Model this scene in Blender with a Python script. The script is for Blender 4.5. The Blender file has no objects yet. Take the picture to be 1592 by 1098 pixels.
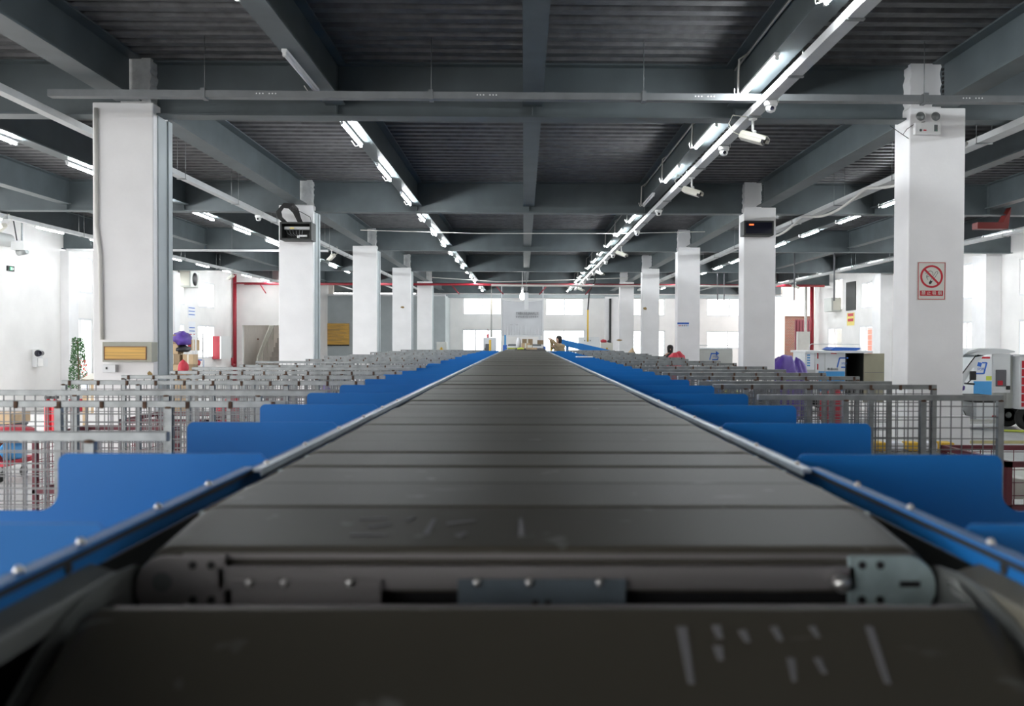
import bpy, bmesh, math, random
from mathutils import Vector, Matrix, noise
random.seed(7)
PI = math.pi
SC = bpy.context.scene
COL = SC.collection
# ------------------------------------------------------------------ camera, sky, exposure
F, XP, YP = 1400.0, 832.0, 549.0           # focal length and principal point in pixels of the 1592 x 1098 frame
CAM = Vector((0.0, 0.0, 1.75))
cd = bpy.data.cameras.new('camera'); cam = bpy.data.objects.new('camera', cd); COL.objects.link(cam)
cd.sensor_fit = 'HORIZONTAL'; cd.sensor_width = 36.0; cd.lens = F / 1592 * 36.0
cd.shift_x = -(XP - 796) / 1592; cd.shift_y = 0.0
cd.clip_start = 0.05; cd.clip_end = 300
ROT = Matrix.Rotation(-0.0128, 3, 'Z') @ Matrix.Rotation(PI / 2 - 0.0143, 3, 'X') @ Matrix.Rotation(0.00325, 3, 'Z')
cam.matrix_world = Matrix.Translation(CAM) @ ROT.to_4x4()
cd.dof.use_dof = True; cd.dof.focus_distance = 15.0; cd.dof.aperture_fstop = 3.8
SC.camera = cam
w = bpy.data.worlds.new('world'); SC.world = w; w.use_nodes = True
bg = w.node_tree.nodes['Background']
bg.inputs[0].default_value = (0.985, 0.975, 0.985, 1); bg.inputs[1].default_value = 5.4
SC.view_settings.view_transform = 'Standard'; SC.view_settings.look = 'None'
SC.view_settings.gamma = 1.0; SC.view_settings.use_curve_mapping = False
SC.view_settings.exposure = 0.45
cy = SC.cycles
cy.use_denoising = True; cy.max_bounces = 8; cy.diffuse_bounces = 5; cy.glossy_bounces = 3
cy.transparent_max_bounces = 12; cy.transmission_bounces = 4
cy.caustics_reflective = False; cy.caustics_refractive = False; cy.sample_clamp_indirect = 6.0
TUBE_POWER = 150.0

def at(px, py, Y=None, X=None):
    """the point seen at a pixel of the frame on the plane at depth Y (or side X)"""
    d = ROT @ Vector(((px - XP) / F, -(py - YP) / F, -1.0))
    t = (Y / d.y) if Y is not None else (X / d.x)
    return CAM + d * t

# ------------------------------------------------------------------ materials
MATS = {}
def mat(name, col, rough=0.6, metal=0.0, var=0.0, scale=4.0, bump=0.0, bscale=40.0, emit=None, dirt=None, spec=0.5, stretch=(1, 1, 1), coat=0.0):
    m = bpy.data.materials.new(name); m.use_nodes = True; MATS[name] = m
    nt = m.node_tree; N = nt.nodes; L = nt.links
    b = N['Principled BSDF']
    b.inputs['Roughness'].default_value = rough; b.inputs['Metallic'].default_value = metal
    b.inputs['Specular IOR Level'].default_value = spec
    b.inputs['Coat Weight'].default_value = coat
    c = (*col, 1.0) if len(col) == 3 else col
    b.inputs['Base Color'].default_value = c
    if var or dirt or bump:
        tc = N.new('ShaderNodeTexCoord'); mp = N.new('ShaderNodeMapping'); mp.inputs['Scale'].default_value = stretch
        L.new(tc.outputs['Object'], mp.inputs[0])
    if var or dirt:
        nz = N.new('ShaderNodeTexNoise'); nz.inputs['Scale'].default_value = scale; nz.inputs['Detail'].default_value = 6
        L.new(mp.outputs[0], nz.inputs['Vector'])
        r = N.new('ShaderNodeValToRGB')
        r.color_ramp.elements[0].position = 0.3; r.color_ramp.elements[1].position = 0.7
        lo = tuple(max(0, x * (1 - var)) for x in c[:3]) if not dirt else dirt
        hi = tuple(min(1, x * (1 + var)) for x in c[:3])
        if dirt:
            r.color_ramp.elements[0].position = 0.28; r.color_ramp.elements[1].position = 0.42
        r.color_ramp.elements[0].color = (*lo, 1); r.color_ramp.elements[1].color = (*hi, 1)
        L.new(nz.outputs['Fac'], r.inputs[0]); L.new(r.outputs[0], b.inputs['Base Color'])
    if bump:
        n2 = N.new('ShaderNodeTexNoise'); n2.inputs['Scale'].default_value = bscale; n2.inputs['Detail'].default_value = 5
        L.new(mp.outputs[0], n2.inputs['Vector'])
        bp = N.new('ShaderNodeBump'); bp.inputs['Strength'].default_value = bump; bp.inputs['Distance'].default_value = 0.01
        L.new(n2.outputs['Fac'], bp.inputs['Height']); L.new(bp.outputs[0], b.inputs['Normal'])
    if emit:
        b.inputs['Emission Color'].default_value = (*emit[0], 1); b.inputs['Emission Strength'].default_value = emit[1]
    return m
mat('plaster', (0.84, 0.83, 0.83), 0.7, var=0.05, scale=2.0, bump=0.12, bscale=25)
mat('wall_paint', (0.82, 0.80, 0.78), 0.75, var=0.06, scale=1.2, bump=0.08, bscale=15)
mat('grey_paint', (0.40, 0.44, 0.45), 0.6, var=0.05, scale=3)
mat('raw_plaster', (0.62, 0.62, 0.61), 0.85, var=0.18, scale=9, bump=0.5, bscale=50)
mat('beam_steel', (0.095, 0.115, 0.122), 0.48, var=0.14, scale=2.5, spec=0.45)
mat('deck', (0.115, 0.114, 0.117), 0.52, metal=0.25, var=0.3, scale=7, bump=0.35, bscale=30)
mat('tray_steel', (0.17, 0.18, 0.185), 0.45, metal=0.3, var=0.1, scale=6)
mat('tray_white', (0.55, 0.56, 0.56), 0.45, var=0.06, scale=6)
mat('galvanised', (0.25, 0.265, 0.265), 0.42, metal=0.55, var=0.2, scale=18)
mat('wire', (0.20, 0.20, 0.20), 0.5, metal=0.5)
mat('rust', (0.10, 0.055, 0.035), 0.9, var=0.4, scale=30)
mat('rust_orange', (0.38, 0.10, 0.03), 0.85, var=0.5, scale=14)
mat('blue_paint', (0.010, 0.17, 0.50), 0.45, var=0.05, scale=3, bump=0.05, bscale=220, spec=0.25)
mat('rail_steel', (0.50, 0.58, 0.66), 0.35, metal=0.5, var=0.12, scale=12)
mat('bolt', (0.7, 0.7, 0.68), 0.3, metal=0.9)
mat('black', (0.012, 0.012, 0.012), 0.5)
mat('rubber', (0.02, 0.02, 0.02), 0.75)
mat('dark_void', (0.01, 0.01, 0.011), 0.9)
mat('zinc', (0.42, 0.53, 0.53), 0.36, metal=0.35, var=0.2, scale=20)
mat('aluminium', (0.30, 0.285, 0.285), 0.42, metal=0.55, var=0.12, scale=14, stretch=(0.2, 3, 3))
mat('blue_zinc', (0.16, 0.20, 0.235), 0.45, metal=0.5, var=0.15, scale=12)
mat('cover_grey', (0.15, 0.16, 0.155), 0.55, var=0.15, scale=6)
mat('cover_tan', (0.17, 0.16, 0.125), 0.55, var=0.15, scale=6)
mat('white_plastic', (0.78, 0.78, 0.77), 0.35)
mat('cream_plastic', (0.68, 0.66, 0.58), 0.4)
mat('white_metal', (0.72, 0.73, 0.74), 0.35, var=0.04, scale=5)
mat('lens', (0.01, 0.01, 0.02), 0.08)
mat('tube_lit', (0.9, 0.95, 1), 0.4, emit=((0.92, 0.97, 1.0), TUBE_POWER))
mat('lamp_lit', (1, 1, 1), 0.4, emit=((1.0, 0.97, 0.95), 25))
mat('tube_off', (0.72, 0.72, 0.74), 0.3)
mat('conduit', (0.60, 0.585, 0.55), 0.5, var=0.06)
mat('red_pipe', (0.30, 0.012, 0.025), 0.4, var=0.1, scale=6)
mat('dark_red', (0.13, 0.012, 0.025), 0.5, var=0.1, scale=6)
mat('red_beam', (0.16, 0.015, 0.012), 0.5)
mat('sign_red', (0.50, 0.010, 0.025), 0.5)
mat('sign_cream', (0.66, 0.66, 0.60), 0.5)
mat('ink', (0.015, 0.017, 0.015), 0.6)
mat('ink_grey', (0.12, 0.12, 0.13), 0.7)
mat('gold', (0.60, 0.34, 0.06), 0.45, var=0.35, scale=5, stretch=(0.3, 1, 9))
mat('box_green', (0.40, 0.40, 0.33), 0.6, var=0.08)
mat('cardboard', (0.50, 0.36, 0.22), 0.8, var=0.12, scale=5)
mat('cardboard_dark', (0.28, 0.20, 0.12), 0.8, var=0.15, scale=5)
mat('purple', (0.10, 0.05, 0.30), 0.45, var=0.25, scale=7, bump=0.6, bscale=9)
mat('sack_white', (0.72, 0.72, 0.74), 0.6, var=0.08, bump=0.6, bscale=12)
mat('sack_blue', (0.05, 0.16, 0.42), 0.55, var=0.2, bump=0.6, bscale=12)
mat('sack_green', (0.05, 0.28, 0.18), 0.55, var=0.2, bump=0.6, bscale=12)
mat('sack_red', (0.45, 0.02, 0.04), 0.55, var=0.2, bump=0.6, bscale=12)
mat('sack_orange', (0.75, 0.13, 0.04), 0.6, var=0.2)
mat('sack_black', (0.02, 0.02, 0.025), 0.5, bump=0.5, bscale=12)
mat('yellow', (0.72, 0.44, 0.03), 0.5)
mat('yellow_paper', (0.80, 0.66, 0.20), 0.7)
mat('lime', (0.55, 0.62, 0.08), 0.6)
mat('logo_blue', (0.03, 0.13, 0.50), 0.4)
mat('trike_blue', (0.06, 0.30, 0.62), 0.4, var=0.04)
mat('trike_white', (0.70, 0.72, 0.73), 0.3, coat=0.3)
mat('trike_grey', (0.50, 0.51, 0.48), 0.5, var=0.05)
mat('beige', (0.30, 0.28, 0.20), 0.6, var=0.06)
mat('paper', (0.80, 0.81, 0.84), 0.7)
mat('fabric_grey', (0.64, 0.65, 0.67), 0.8, var=0.04, scale=2)
mat('blind', (0.85, 0.80, 0.72), 0.8)
mat('khaki', (0.36, 0.27, 0.15), 0.85, var=0.15, scale=10)
mat('skin', (0.55, 0.33, 0.23), 0.6)
mat('hair', (0.015, 0.012, 0.01), 0.6)
mat('trouser', (0.03, 0.03, 0.035), 0.8)
mat('leaf', (0.035, 0.11, 0.03), 0.6, var=0.6, scale=20)
mat('stem', (0.12, 0.08, 0.05), 0.8)
mat('flower', (0.75, 0.06, 0.04), 0.6)
mat('led_green', (0.02, 0.25, 0.12), 0.4, emit=((0.05, 0.6, 0.3), 0.5))
mat('led_red', (0.6, 0.05, 0.02), 0.4, emit=((1.0, 0.12, 0.03), 2.0))
mat('gloss_plastic', (0.25, 0.26, 0.25), 0.18, var=0.5, scale=14, bump=1.0, bscale=22)
mat('outdoor_ground', (0.55, 0.55, 0.53), 0.9, var=0.08)
mat('cream_wall', (0.80, 0.74, 0.68), 0.8, var=0.04)
mat('salmon', (0.72, 0.22, 0.16), 0.7, var=0.08)
mat('step', (0.42, 0.38, 0.34), 0.7, var=0.1)
mat('brown', (0.20, 0.07, 0.03), 0.6)
mat('stain', (0.30, 0.20, 0.08), 0.9)
mat('chalk', (0.19, 0.19, 0.20), 0.8)
mat('line_yellow', (0.34, 0.29, 0.10), 0.7, var=0.25, scale=8)

def glass_mat():
    m = bpy.data.materials.new('glass'); m.use_nodes = True; MATS['glass'] = m
    nt = m.node_tree; N = nt.nodes; L = nt.links; N.remove(N['Principled BSDF'])
    out = N['Material Output']; t = N.new('ShaderNodeBsdfTransparent'); g = N.new('ShaderNodeBsdfGlossy')
    g.inputs['Roughness'].default_value = 0.02; t.inputs[0].default_value = (0.93, 0.96, 0.96, 1)
    x = N.new('ShaderNodeMixShader'); x.inputs[0].default_value = 0.06
    L.new(t.outputs[0], x.inputs[1]); L.new(g.outputs[0], x.inputs[2]); L.new(x.outputs[0], out.inputs[0])
glass_mat()
def blind_mat():
    m = bpy.data.materials['blind']; nt = m.node_tree; N = nt.nodes; L = nt.links
    t = N.new('ShaderNodeBsdfTranslucent'); t.inputs[0].default_value = (1.0, 0.96, 0.88, 1); x = N.new('ShaderNodeMixShader'); x.inputs[0].default_value = 0.92
    L.new(N['Principled BSDF'].outputs[0], x.inputs[1]); L.new(t.outputs[0], x.inputs[2]); L.new(x.outputs[0], N['Material Output'].inputs[0])
blind_mat()
def belt_mat():
    """dark grey rubber belt with wear, scuffs and dust"""
    m = mat('belt_rubber', (0.05, 0.05, 0.046), 0.48, spec=0.35)
    nt = m.node_tree; N = nt.nodes; L = nt.links; b = N['Principled BSDF']
    g = N.new('ShaderNodeNewGeometry')
    mp = N.new('ShaderNodeMapping'); mp.inputs['Scale'].default_value = (5, 22, 5); L.new(g.outputs['Position'], mp.inputs[0])
    n1 = N.new('ShaderNodeTexNoise'); n1.inputs['Scale'].default_value = 1.5; n1.inputs['Detail'].default_value = 3; L.new(mp.outputs[0], n1.inputs[0])
    r1 = N.new('ShaderNodeValToRGB'); r1.color_ramp.elements[0].position = 0.67; r1.color_ramp.elements[1].position = 0.78
    L.new(n1.outputs['Fac'], r1.inputs[0])
    n2 = N.new('ShaderNodeTexNoise'); n2.inputs['Scale'].default_value = 1.2; n2.inputs['Detail'].default_value = 8; L.new(g.outputs['Position'], n2.inputs[0])
    mx = N.new('ShaderNodeMix'); mx.data_type = 'RGBA'; mx.inputs['A'].default_value = (0.052, 0.048, 0.038, 1); mx.inputs['B'].default_value = (0.083, 0.077, 0.060, 1)
    L.new(n2.outputs['Fac'], mx.inputs['Factor'])
    m2 = N.new('ShaderNodeMix'); m2.data_type = 'RGBA'; m2.inputs['B'].default_value = (0.16, 0.16, 0.15, 1)
    n3 = N.new('ShaderNodeTexNoise'); n3.inputs['Scale'].default_value = 14; n3.inputs['Detail'].default_value = 2; L.new(g.outputs['Position'], n3.inputs[0])
    r3 = N.new('ShaderNodeValToRGB'); r3.color_ramp.elements[0].position = 0.70; r3.color_ramp.elements[1].position = 0.76; L.new(n3.outputs['Fac'], r3.inputs[0])
    mm = N.new('ShaderNodeMath'); mm.operation = 'MAXIMUM'; L.new(r1.outputs[0], mm.inputs[0]); L.new(r3.outputs[0], mm.inputs[1])
    L.new(mm.outputs[0], m2.inputs['Factor']); L.new(mx.outputs['Result'], m2.inputs['A']); L.new(m2.outputs['Result'], b.inputs['Base Color'])
belt_mat()
def floor_mat():
    m = mat('floor_concrete', (0.42, 0.42, 0.41), 0.42)
    nt = m.node_tree; N = nt.nodes; L = nt.links; b = N['Principled BSDF']
    g = N.new('ShaderNodeNewGeometry')
    n1 = N.new('ShaderNodeTexNoise'); n1.inputs['Scale'].default_value = 0.6; n1.inputs['Detail'].default_value = 9; L.new(g.outputs['Position'], n1.inputs[0])
    r = N.new('ShaderNodeValToRGB'); r.color_ramp.elements[0].position = 0.35; r.color_ramp.elements[0].color = (0.40, 0.40, 0.39, 1)
    r.color_ramp.elements[1].position = 0.6; r.color_ramp.elements[1].color = (0.52, 0.52, 0.51, 1)
    L.new(n1.outputs['Fac'], r.inputs[0]); L.new(r.outputs[0], b.inputs['Base Color'])
    n2 = N.new('ShaderNodeTexNoise'); n2.inputs['Scale'].default_value = 3; L.new(g.outputs['Position'], n2.inputs[0])
    mr = N.new('ShaderNodeMapRange'); mr.inputs['To Min'].default_value = 0.3; mr.inputs['To Max'].default_value = 0.6
    L.new(n2.outputs['Fac'], mr.inputs[0]); L.new(mr.outputs[0], b.inputs['Roughness'])
floor_mat()
def brick_mat():
    m = mat('brick', (0.3, 0.1, 0.06), 0.85)
    nt = m.node_tree; N = nt.nodes; L = nt.links; b = N['Principled BSDF']
    tc = N.new('ShaderNodeTexCoord'); mp = N.new('ShaderNodeMapping'); mp.inputs['Rotation'].default_value = (PI / 2, 0, 0)
    L.new(tc.outputs['Object'], mp.inputs[0])
    k = N.new('ShaderNodeTexBrick'); k.inputs['Scale'].default_value = 4.2
    k.inputs['Color1'].default_value = (0.19, 0.065, 0.045, 1); k.inputs['Color2'].default_value = (0.15, 0.085, 0.065, 1); k.inputs['Mortar'].default_value = (0.24, 0.20, 0.17, 1)
    L.new(mp.outputs[0], k.inputs[0]); L.new(k.outputs['Color'], b.inputs['Base Color'])
brick_mat()
def shutter_mat():
    mat('shutter', (0.6, 0.61, 0.6), 0.5)
shutter_mat()

# ------------------------------------------------------------------ mesh building
class MB:
    def __init__(s): s.v = []; s.f = []; s.smooth = []
    def add(s, vs, fs, smooth=False):
        n = len(s.v); s.v += [Vector(p) for p in vs]; s.f += [tuple(i + n for i in f) for f in fs]; s.smooth += [smooth] * len(fs); return s
    def box(s, x0, x1, y0, y1, z0, z1, m=None):
        x0, x1 = min(x0, x1), max(x0, x1); y0, y1 = min(y0, y1), max(y0, y1); z0, z1 = min(z0, z1), max(z0, z1)
        vs = [(x0, y0, z0), (x1, y0, z0), (x1, y1, z0), (x0, y1, z0), (x0, y0, z1), (x1, y0, z1), (x1, y1, z1), (x0, y1, z1)]
        if m is not None: vs = [m @ Vector(p) for p in vs]
        return s.add(vs, [(3, 2, 1, 0), (4, 5, 6, 7), (0, 1, 5, 4), (1, 2, 6, 5), (2, 3, 7, 6), (3, 0, 4, 7)])
    def prism(s, pts, axis, a, b, m=None):
        """closed outline pts (2D) extruded along axis from a to b; the pair is (y,z) for x, (x,z) for y, (x,y) for z"""
        def P(p, t):
            q = {'x': (t, p[0], p[1]), 'y': (p[0], t, p[1]), 'z': (p[0], p[1], t)}[axis]
            return m @ Vector(q) if m is not None else q
        n = len(pts); vs = [P(p, a) for p in pts] + [P(p, b) for p in pts]
        fs = [(i, (i + 1) % n, n + (i + 1) % n, n + i) for i in range(n)] + [tuple(reversed(range(n))), tuple(range(n, 2 * n))]
        return s.add(vs, fs)
    def tube(s, path, r, n=8, caps=True, smooth=True, r2=None):
        path = [Vector(p) for p in path]; k = len(path); vs = []; prev = None
        for i, p in enumerate(path):
            d = (path[min(i + 1, k - 1)] - path[max(i - 1, 0)]).normalized()
            if prev is None:
                a = d.cross(Vector((0, 0, 1)))
                if a.length < 1e-3: a = d.cross(Vector((0, 1, 0)))
            else:
                a = prev - d * prev.dot(d)
            a.normalize(); prev = a; b = d.cross(a)
            rr = r if r2 is None else r + (r2 - r) * i / max(1, k - 1)
            if isinstance(r, (list, tuple)): rr = r[i]
            vs += [p + (a * math.cos(2 * PI * j / n) + b * math.sin(2 * PI * j / n)) * rr for j in range(n)]
        fs = []
        for i in range(k - 1):
            for j in range(n):
                fs.append((i * n + j, i * n + (j + 1) % n, (i + 1) * n + (j + 1) % n, (i + 1) * n + j))
        s.add(vs, fs, smooth)
        if caps:
            nn = len(s.v) - k * n
            s.f += [tuple(nn + j for j in reversed(range(n))), tuple(nn + (k - 1) * n + j for j in range(n))]; s.smooth += [False, False]
        return s
    def bar(s, a, b, wd, ht=None):
        """square bar from a to b"""
        a = Vector(a); b = Vector(b); ht = ht or wd; d = (b - a).normalized()
        u = d.cross(Vector((0, 0, 1)))
        if u.length < 1e-3: u = Vector((1, 0, 0))
        u.normalize(); v = u.cross(d)
        vs = [p + u * i * wd / 2 + v * j * ht / 2 for p in (a, b) for i, j in ((-1, -1), (1, -1), (1, 1), (-1, 1))]
        return s.add(vs, [(0, 1, 2, 3), (7, 6, 5, 4), (0, 4, 5, 1), (1, 5, 6, 2), (2, 6, 7, 3), (3, 7, 4, 0)])
    def blob(s, c, r, seed=0, amp=0.25, n=12, k=8, flat=True, freq=1.6):
        """lumpy rounded sack"""
        c = Vector(c); vs = []; off = Vector((seed * 3.1, seed * 1.7, seed))
        for i in range(k + 1):
            th = PI * i / k
            for j in range(n):
                ph = 2 * PI * j / n
                d = Vector((math.sin(th) * math.cos(ph), math.sin(th) * math.sin(ph), math.cos(th)))
                q = 1 + amp * noise.noise(d * freq + off)
                p = Vector((d.x * r[0], d.y * r[1], d.z * r[2])) * q
                if flat: p.z = max(p.z, -r[2] * 0.75)
                vs.append(c + p)
        fs = []
        for i in range(k):
            for j in range(n):
                fs.append((i * n + j, (i + 1) * n + j, (i + 1) * n + (j + 1) % n, i * n + (j + 1) % n))
        return s.add(vs, fs, True)
    def lathe(s, prof, c, axis='z', n=20, m=None):
        """prof: (radius, height) pairs turned about an axis through c"""
        vs = []
        for r, h in prof:
            for j in range(n):
                a = 2 * PI * j / n; x, y = r * math.cos(a), r * math.sin(a)
                p = {'z': Vector((x, y, h)), 'y': Vector((x, h, y)), 'x': Vector((h, x, y))}[axis]
                if m is not None: p = m @ p
                vs.append(Vector(c) + p)
        fs = []
        for i in range(len(prof) - 1):
            for j in range(n):
                fs.append((i * n + j, i * n + (j + 1) % n, (i + 1) * n + (j + 1) % n, (i + 1) * n + j))
        fs.append(tuple(range(n))); fs.append(tuple((len(prof) - 1) * n + j for j in range(n)))
        return s.add(vs, fs, True)
    def build(s, name, material, parent=None, base=None, bevel=0.0, segs=2, fix=True):
        me = bpy.data.meshes.new(name)
        if parent is not None:
            org = world_origin(parent)
        elif base is not None: org = Vector(base)
        else:
            xs = [p.x for p in s.v]; ys = [p.y for p in s.v]; zs = [p.z for p in s.v]
            org = Vector(((min(xs) + max(xs)) / 2, (min(ys) + max(ys)) / 2, min(zs)))
        me.from_pydata([tuple(p - org) for p in s.v], [], s.f)
        if any(s.smooth):
            for p, q in zip(me.polygons, s.smooth): p.use_smooth = q
        me.update()
        if fix:
            bm = bmesh.new(); bm.from_mesh(me); bmesh.ops.recalc_face_normals(bm, faces=bm.faces); bm.to_mesh(me); bm.free()
        me.materials.append(MATS[material] if isinstance(material, str) else material)
        o = bpy.data.objects.new(name, me); COL.objects.link(o)
        if parent is not None: o.parent = parent
        else: o.location = org
        if bevel:
            b = o.modifiers.new('bevel', 'BEVEL'); b.width = bevel; b.segments = segs; b.limit_method = 'ANGLE'; b.angle_limit = 0.6
        return o
def world_origin(o):
    p = Vector(o.location)
    while o.parent: o = o.parent; p += Vector(o.location)
    return p
def tag(o, label, cat, group=None):
    o['label'] = label; o['category'] = cat
    if group: o['group'] = group
    return o
def thing(name, loc, label, cat, group=None):
    o = bpy.data.objects.new(name, None); COL.objects.link(o); o.location = loc; o.empty_display_size = 0.1
    return tag(o, label, cat, group)
def structure(o): o['kind'] = 'structure'; return o
def copy_tree(o, parent=None):
    c = o.copy(); COL.objects.link(c); c.parent = parent
    if parent is not None:
        for k in ('label', 'category', 'group'):
            pass
    for ch in list(o.children): copy_tree(ch, c)
    return c
def part_label(o, t): o['label'] = t; return o
def text(name, body, size, loc, material, parent=None, rot=(PI / 2, 0, 0), width=None, depth=0.001, shear=0.0):
    cu = bpy.data.curves.new(name, 'FONT'); cu.body = body; cu.size = size; cu.align_x = 'CENTER'; cu.align_y = 'CENTER'
    cu.extrude = depth; cu.resolution_u = 2; cu.shear = shear
    tmp = bpy.data.objects.new(name, cu); COL.objects.link(tmp)
    dg = bpy.context.evaluated_depsgraph_get(); me = bpy.data.meshes.new_from_object(tmp.evaluated_get(dg))
    bpy.data.objects.remove(tmp)
    if len(me.vertices) and width:
        xs = [v.co.x for v in me.vertices]; k = width / (max(xs) - min(xs)); mid = (max(xs) + min(xs)) / 2
        for v in me.vertices: v.co.x = (v.co.x - mid) * k
    me.materials.clear(); me.materials.append(MATS[material])
    o = bpy.data.objects.new(name, me); COL.objects.link(o); o.rotation_euler = rot
    if parent is not None: o.parent = parent; o.location = Vector(loc) - world_origin(parent)
    else: o.location = loc
    return o
ORD = ['nearest', 'second', 'third', 'fourth', 'fifth', 'sixth', 'seventh', 'eighth', 'ninth', 'tenth', 'eleventh', 'twelfth', 'thirteenth',
       'fourteenth', 'fifteenth', 'sixteenth', 'seventeenth', 'eighteenth', 'nineteenth', 'twentieth', 'twenty-first', 'twenty-second',
       'twenty-third', 'twenty-fourth', 'twenty-fifth', 'twenty-sixth', 'twenty-seventh', 'twenty-eighth', 'twenty-ninth', 'thirtieth']
# ------------------------------------------------------------------ building shell
XL, XR, YN, YF = -11.9, 12.75, -6.0, 44.6      # inner faces of the left and right walls, open loading side, far wall
ZD = 4.62                                      # underside of the corrugated deck
ROWS = [9.47 + 7.0 * k for k in range(-1, 6)]  # cross beams stand on these column rows
# floor
o = structure(MB().box(XL - 0.3, XR + 0.3, YN, YF + 3, -0.2, 0).build('floor', 'floor_concrete'))
o = structure(MB().box(-70, 70, -60, 110, -0.5, -0.21).build('ground', 'outdoor_ground'))
# corrugated steel deck: trapezoid ribs running across the hall
prof = []; y = YN; pitch = 0.235
while y < YF + 3:
    prof += [(y, ZD), (y + 0.11, ZD), (y + 0.135, ZD + 0.055), (y + 0.21, ZD + 0.055)]; y += pitch
prof += [(y, ZD), (y, ZD + 0.14), (YN, ZD + 0.14)]
m = MB(); n = len(prof)
m.add([(XL - 0.3, p[0], p[1]) for p in prof] + [(XR + 0.3, p[0], p[1]) for p in prof], [(i, i + 1, n + i + 1, n + i) for i in range(n - 1)])
structure(m.build('ceiling', 'deck', fix=False))
structure(MB().box(XL - 0.3, XR + 0.3, YN, YF + 3, ZD + 0.15, ZD + 0.3).build('ceiling_slab', 'raw_plaster'))

def wall(name, axis, p0, p1, a0, a1, z0, z1, holes, material='wall_paint'):
    """slab between p0 and p1 across its thickness, from a0 to a1 along it, with rectangular openings (a, b, zlo, zhi)"""
    A = sorted({a0, a1, *[h[0] for h in holes], *[h[1] for h in holes]}); Z = sorted({z0, z1, *[h[2] for h in holes], *[h[3] for h in holes]})
    A = [a for a in A if a0 <= a <= a1]; Z = [z for z in Z if z0 <= z <= z1]
    m = MB()
    for i in range(len(A) - 1):
        for j in range(len(Z) - 1):
            ca, cz = (A[i] + A[i + 1]) / 2, (Z[j] + Z[j + 1]) / 2
            if any(h[0] < ca < h[1] and h[2] < cz < h[3] for h in holes): continue
            if axis == 'x': m.box(p0, p1, A[i], A[i + 1], Z[j], Z[j + 1])
            else: m.box(A[i], A[i + 1], p0, p1, Z[j], Z[j + 1])
    return structure(m.build(name, material))
WN = [0]
def window(axis, p, a, b, z0, z1, panes=2, blind=(), bars=False, blindmat='blind', inward=1):
    """sliding window standing in an opening; p is the middle of the wall"""
    WN[0] += 1; fr = MB(); t = 0.03
    def bx(m, a0, a1, c0, c1, q0, q1):
        return m.box(q0, q1, a0, a1, c0, c1) if axis == 'x' else m.box(a0, a1, q0, q1, c0, c1)
    for (u0, u1, v0, v1) in ((a, a + 0.05, z0, z1), (b - 0.05, b, z0, z1), (a + 0.05, b - 0.05, z0, z0 + 0.05), (a + 0.05, b - 0.05, z1 - 0.05, z1)):
        bx(fr, u0, u1, v0, v1, p - t, p + t)
    for k in range(1, panes):
        c = a + (b - a) * k / panes; bx(fr, c - 0.03, c + 0.03, z0 + 0.05, z1 - 0.05, p - t, p + t)
    if bars:
        k = z0 + 0.2
        while k < z1 - 0.1: bx(fr, a + 0.05, b - 0.05, k, k + 0.02, p + 0.035, p + 0.05); k += 0.2
    f = structure(fr.build('window_%d' % WN[0], 'white_metal'))
    for k in range(panes):
        c0 = a + (b - a) * k / panes + 0.05; c1 = a + (b - a) * (k + 1) / panes - 0.05
        bx(MB(), c0, c1, z0 + 0.05, z1 - 0.05, p - 0.004, p + 0.004).build('window_pane', 'glass', f)
        if k in blind: bx(MB(), c0, c1, z0 + 0.06, z1 - 0.06, p + 0.06 * inward, p + 0.07 * inward).build('window_blind', blindmat, f)
    return f
def rectX(px0, px1, pyt, pyb, X):
    """opening on a side wall from pixel columns; heights taken at the nearer jamb"""
    A = at(px0, pyt, X=X); B = at(px1, pyt, X=X); near = px0 if abs(px0 - 814) > abs(px1 - 814) else px1
    t = at(near, pyt, X=X).z; b = at(near, pyb, X=X).z
    return (round(min(A.y, B.y), 2), round(max(A.y, B.y), 2), round(b, 2), round(t, 2))
def rectY(px0, px1, pyt, pyb, Y):
    A = at(px0, pyt, Y=Y); B = at(px1, pyb, Y=Y); return (round(A.x, 2), round(B.x, 2), round(max(B.z, 0.0), 2), round(A.z, 2))
# left wall: two open loading doors near, then windows in two storeys
LW = [rectX(106, 144, 396, 453.5, XL), rectX(106, 144, 494, 590, XL), rectX(269, 287, 427, 473, XL), rectX(269, 287, 503, 560, XL),
      rectX(309, 333.5, 437, 477.5, XL), rectX(308, 334, 505, 558, XL)]
doorsL = [(-5.5, 3.0, 0.0, 3.86), (4.5, 12.0, 0.0, 3.86), (13.2, 20.6, 0.0, 3.86)]
wall('wall_left', 'x', XL - 0.24, XL, YN, 37.4, 0, ZD, LW + doorsL)
for i, h in enumerate(LW): window('x', XL - 0.04, *h[:2], *h[2:], panes=2, blind=(1,) if i in (2, 4, 3) else (), inward=-1)
# rolled-up shutter over each loading door
for i, d in enumerate(doorsL):
    s = structure(MB().tube([(XL + 0.16, d[0] - 0.1, 3.98), (XL + 0.16, d[1] + 0.1, 3.98)], 0.15, 16).build('door_%d' % (i + 1), 'shutter'))
    MB().box(XL - 0.14, XL - 0.10, d[0] + 0.03, d[1] - 0.03, 3.52, 3.85).build('door_curtain', 'shutter', s)
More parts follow.
